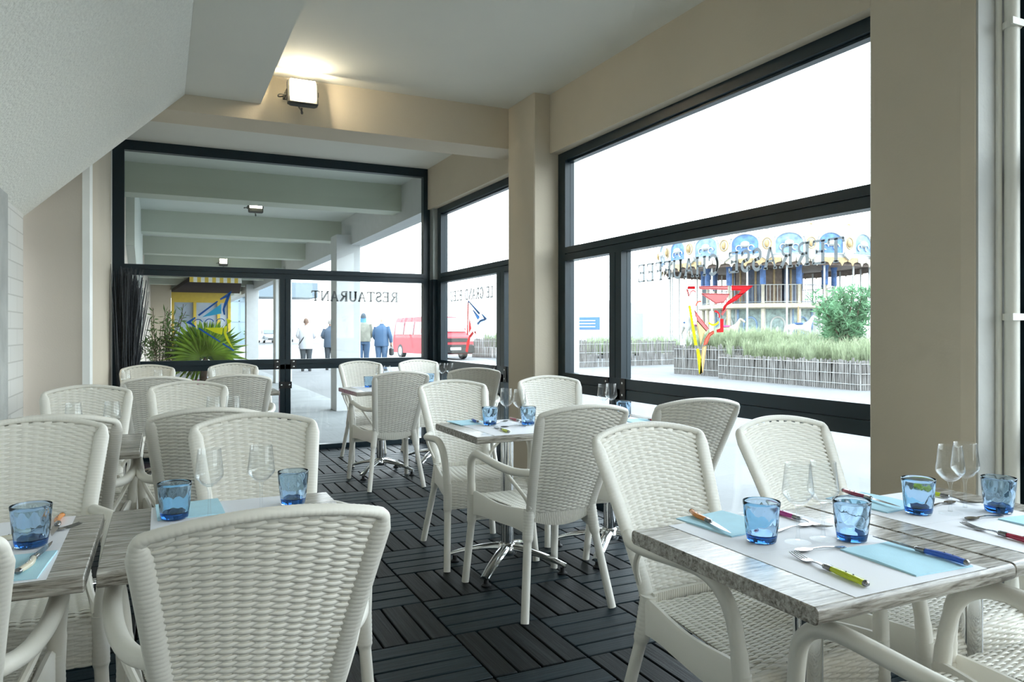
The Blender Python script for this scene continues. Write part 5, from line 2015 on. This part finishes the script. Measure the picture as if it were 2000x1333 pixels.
def person(loc, face, H, label, jacket, trousers, hair, arms, hem=0.80, hair_kind='short', collar=None, bag=None, strap=None, girth=1.0, lean=0.0):
    """face: heading in degrees, 0 looks along +y. arms: (left elbow, left hand, right elbow, right hand) in body units of height 1.75"""
    root = empty('person', loc, math.radians(face))
    tag(root, label, 'person')
    k = H / 1.75
    g = girth
    S_ = Skel()
    S_.add('pelvis', (0, 0, 0.95), (0.145 * g, 0.10 * g))
    S_.add('waist', (0, lean * 0.3, 1.12), (0.135 * g, 0.095 * g), 'pelvis')
    S_.add('chest', (0, lean * 0.7, 1.33), (0.155 * g, 0.105 * g), 'waist')
    S_.add('collar', (0, lean, 1.45), (0.09, 0.07), 'chest')
    S_.add('neck', (0, lean * 1.2 + 0.01, 1.52), 0.054, 'collar')
    S_.add('jaw', (0, lean * 1.4 + 0.035, 1.585), (0.058, 0.070), 'neck')
    S_.add('brow', (0, lean * 1.45 + 0.025, 1.655), (0.072, 0.088), 'jaw')
    S_.add('crown', (0, lean * 1.45 + 0.01, 1.715), (0.052, 0.066), 'brow')
    S_.add('nose', (0, lean * 1.45 + 0.125, 1.625), 0.012, 'brow')
    for sx, nm in ((-1, 'l'), (1, 'r')):
        el, hd = (arms[0], arms[1]) if sx < 0 else (arms[2], arms[3])
        S_.add('sh' + nm, (sx * 0.175 * g, lean, 1.41), 0.058, 'chest')
        S_.add('el' + nm, el, 0.043, 'sh' + nm)
        S_.add('wr' + nm, hd, 0.028, 'el' + nm)
        d = (Vector(hd) - Vector(el)).normalized()
        sd = d.cross(Vector((0, 1, 0.3))).normalized()
        pc = Vector(hd) + d * 0.055
        S_.add('pm' + nm, pc, (0.040, 0.017), 'wr' + nm)
        for f in range(4):
            o = sd * (0.030 - 0.020 * f)
            kn = pc + d * (0.055 - 0.004 * abs(f - 1)) + o + Vector((0, 0.006, 0))
            S_.add('k%d%s' % (f, nm), kn, 0.0095, 'pm' + nm)
            S_.add('t%d%s' % (f, nm), kn + d * 0.028 + Vector((0, 0.020, 0)), 0.0085, 'k%d%s' % (f, nm))
        th = Vector(hd) + d * 0.03 + sd * 0.045 + Vector((0, 0.012, 0))
        S_.add('th' + nm, th, 0.0105, 'wr' + nm)
        S_.add('tt' + nm, th + d * 0.035 + sd * 0.010, 0.009, 'th' + nm)
        S_.add('hp' + nm, (sx * 0.085 * g, 0, 0.88), 0.088, 'pelvis')
        S_.add('kn' + nm, (sx * 0.095, 0.015 * sx, 0.48), 0.060, 'hp' + nm)
        S_.add('an' + nm, (sx * 0.105, 0.03 * sx - 0.01, 0.09), 0.042, 'kn' + nm)
        S_.add('to' + nm, (sx * 0.120, 0.03 * sx + 0.11, 0.035), 0.032, 'an' + nm)
    b = skin_obj('body', [tuple(Vector(v) * k) for v in S_.v], S_.e, [tuple(q * k for q in r) if isinstance(r, tuple) else r * k for r in S_.r], 0, M['skin'], root, 2)
    E = lambda x, y, z, a, bb, n=18: [((x + a * math.cos(2 * PI * i / n)) * k, (y + bb * math.sin(2 * PI * i / n)) * k, z * k) for i in range(n)]
    j = MB()
    j.loft([E(0, -0.005, hem, 0.205 * g, 0.155 * g), E(0, 0, hem + 0.02, 0.212 * g, 0.162 * g), E(0, lean * .2, 1.0, 0.205 * g, 0.155 * g), E(0, lean * .4, 1.15, 0.205 * g, 0.150 * g), E(0, lean * .7, 1.30, 0.222 * g, 0.150 * g), E(0, lean, 1.40, 0.205 * g, 0.125 * g), E(0, lean, 1.455, 0.130, 0.095), E(0, lean * 1.1, 1.50, 0.075, 0.072), E(0, lean * 1.1, 1.525, 0.072, 0.070)], True, True)
    for sx, (el, hd) in ((-1, (arms[0], arms[1])), (1, (arms[2], arms[3]))):
        sh = Vector((sx * 0.165 * g, lean, 1.41))
        pth = smoothline([sh, Vector(el), Vector(hd) - (Vector(hd) - Vector(el)).normalized() * 0.03], 2)
        n_ = len(pth)
        j.sweep([p * k for p in pth], [(0.082 - 0.030 * i / (n_ - 1)) * k for i in range(n_)], n=12)
    j.build('jacket', jacket, root)
    t = MB()
    t.loft([E(0, 0, 1.0, 0.165 * g, 0.125 * g), E(0, 0, 0.90, 0.185 * g, 0.140 * g), E(0, 0, 0.80, 0.185 * g, 0.130 * g)], True, True)
    for sx in (-1, 1):
        t.loft([E(sx * 0.095, 0.02 * sx, 0.07, 0.070, 0.080, 14), E(sx * 0.095, 0.02 * sx, 0.30, 0.074, 0.082, 14), E(sx * 0.092, 0.015 * sx, 0.50, 0.083, 0.092, 14), E(sx * 0.090 * g, 0, 0.75, 0.100 * g, 0.118, 14), E(sx * 0.088 * g, 0, 0.88, 0.098 * g, 0.125, 14)], True, True)
    t.build('trousers', trousers, root)
    for sx in (-1, 1):
        s = MB()
        y0 = 0.03 * sx
        s.loft([[(x * k, y * k, z * k) for x, y, z in r] for r in [
            [(sx * 0.112 + 0.046 * math.cos(q), y0 + 0.045 + 0.145 * math.sin(q), 0.002) for q in [2 * PI * i / 14 for i in range(14)]],
            [(sx * 0.112 + 0.050 * math.cos(q), y0 + 0.045 + 0.150 * math.sin(q), 0.03) for q in [2 * PI * i / 14 for i in range(14)]],
            [(sx * 0.110 + 0.045 * math.cos(q), y0 + 0.02 + 0.10 * math.sin(q), 0.085) for q in [2 * PI * i / 14 for i in range(14)]]]], True, True)
        s.build('shoe', M['black'], root)
    if hair is not None:
        hcy = lean * 1.45
        m_ = MB()
        rings = []
        low = {'short': 1.585, 'cap': 1.60, 'long': 1.52, 'fringe': 1.585}[hair_kind]
        top = 1.765 if hair_kind != 'fringe' else 1.66
        for i in range(9):
            q = i / 8
            z = low + (top - low) * q
            rad = math.sqrt(max(0.02, 1 - max(0, (z - 1.66) / 0.108) ** 2))
            rings.append([((0.083 * rad * math.cos(u)) * k, (hcy - 0.012 + (0.098 if math.sin(u) < 0 else (0.098 if z > 1.68 else 0.03)) * rad * math.sin(u)) * k, z * k) for u in [2 * PI * n_ / 18 for n_ in range(18)]])
        m_.loft(rings, True, True)
        m_.build('cap' if hair_kind == 'cap' else 'hair', hair, root)
    for sx in (-1, 1):
        m_ = MB()
        m_.ball((sx * 0.080 * k, (lean * 1.45 + 0.015) * k, 1.635 * k), 0.012 * k, 0.020 * k, 0.032 * k, 10, 6)
        m_.build('ear', M['skin'], root)
    if collar is not None:
        m_ = MB()
        m_.loft([E(0, lean * 1.1, 1.46, 0.10, 0.09), E(0, lean * 1.15, 1.52, 0.092, 0.088), E(0, lean * 1.2, 1.60, 0.088, 0.092)], True, True)
        m_.build('scarf', collar, root)
    if strap is not None:
        m_ = MB()
        pth = smoothline([Vector((0.12, lean - 0.10, 1.42)), Vector((0.0, -0.168, 1.20)), Vector((-0.17, -0.14, 0.95)), Vector((-0.225, -0.02, 0.86))], 2)
        m_.sweep([p * k for p in pth], 0.024 * k, 0.006 * k, 6, normal=Vector((0, -1, 0)))
        m_.build('bag_strap', strap, root)
    if bag is not None:
        c, col = bag
        o = empty('shoulder_bag', loc, math.radians(face))
        tag(o, 'black bag held in the right hand of the bald navy-jacketed person', 'bag')
        m_ = MB()
        m_.bbox((c[0] - 0.05) * k, (c[0] + 0.06) * k, (c[1] - 0.13) * k, (c[1] + 0.13) * k, (c[2] - 0.30) * k, (c[2] - 0.06) * k, 0.03)
        m_.build('bag_body', col, o, angle=40)
        m_ = MB()
        m_.sweep([Vector((c[0], c[1] + 0.10 * math.cos(q), c[2] - 0.07 + 0.11 * math.sin(q))) * k for q in [PI * i / 10 for i in range(11)]], 0.010, n=6)
        m_.build('handle', col, o)
    return root


front = ((-0.30, 0.0, 1.14), (-0.10, 0.22, 1.12), (0.30, 0.0, 1.14), (0.10, 0.22, 1.12))
person((4.14, 24.04, -0.02), -15, 1.68, 'person in a white jacket with a dark diagonal strap, left of the arcade pillar', M['cl_white'], M['cl_dark'], M['hair_brown'], front, hem=0.74, strap=M['black'], girth=1.12)
person((5.00, 24.50, -0.02), -12, 1.66, 'person in a dark slate jacket half hidden behind the arcade pillar', M['cl_slate'], M['cl_dark'], M['hair_grey'], front, hem=0.78, girth=1.05)
person((5.98, 24.02, -0.02), -14, 1.86, 'person in a beige jacket and dark cap beside the arcade pillar, seen from behind', M['cl_beige'], M['cl_jean'], M['cap'], ((-0.27, 0.0, 1.14), (-0.12, 0.20, 1.10), (0.26, 0.03, 1.13), (0.22, 0.22, 1.02)), hem=0.88, hair_kind='cap', collar=M['cl_blue'], girth=1.08)
person((6.37, 23.22, -0.02), -30, 1.74, 'bald person in a navy jacket holding a black bag, left of the red van', M['cl_navy'], M['cl_jean'], None, ((-0.27, 0.02, 1.14), (-0.20, 0.18, 0.98), (0.30, -0.03, 1.14), (0.30, 0.05, 0.90)), hem=0.80, girth=1.12, lean=0.03, bag=((0.31, 0.05, 0.80), M['black']))
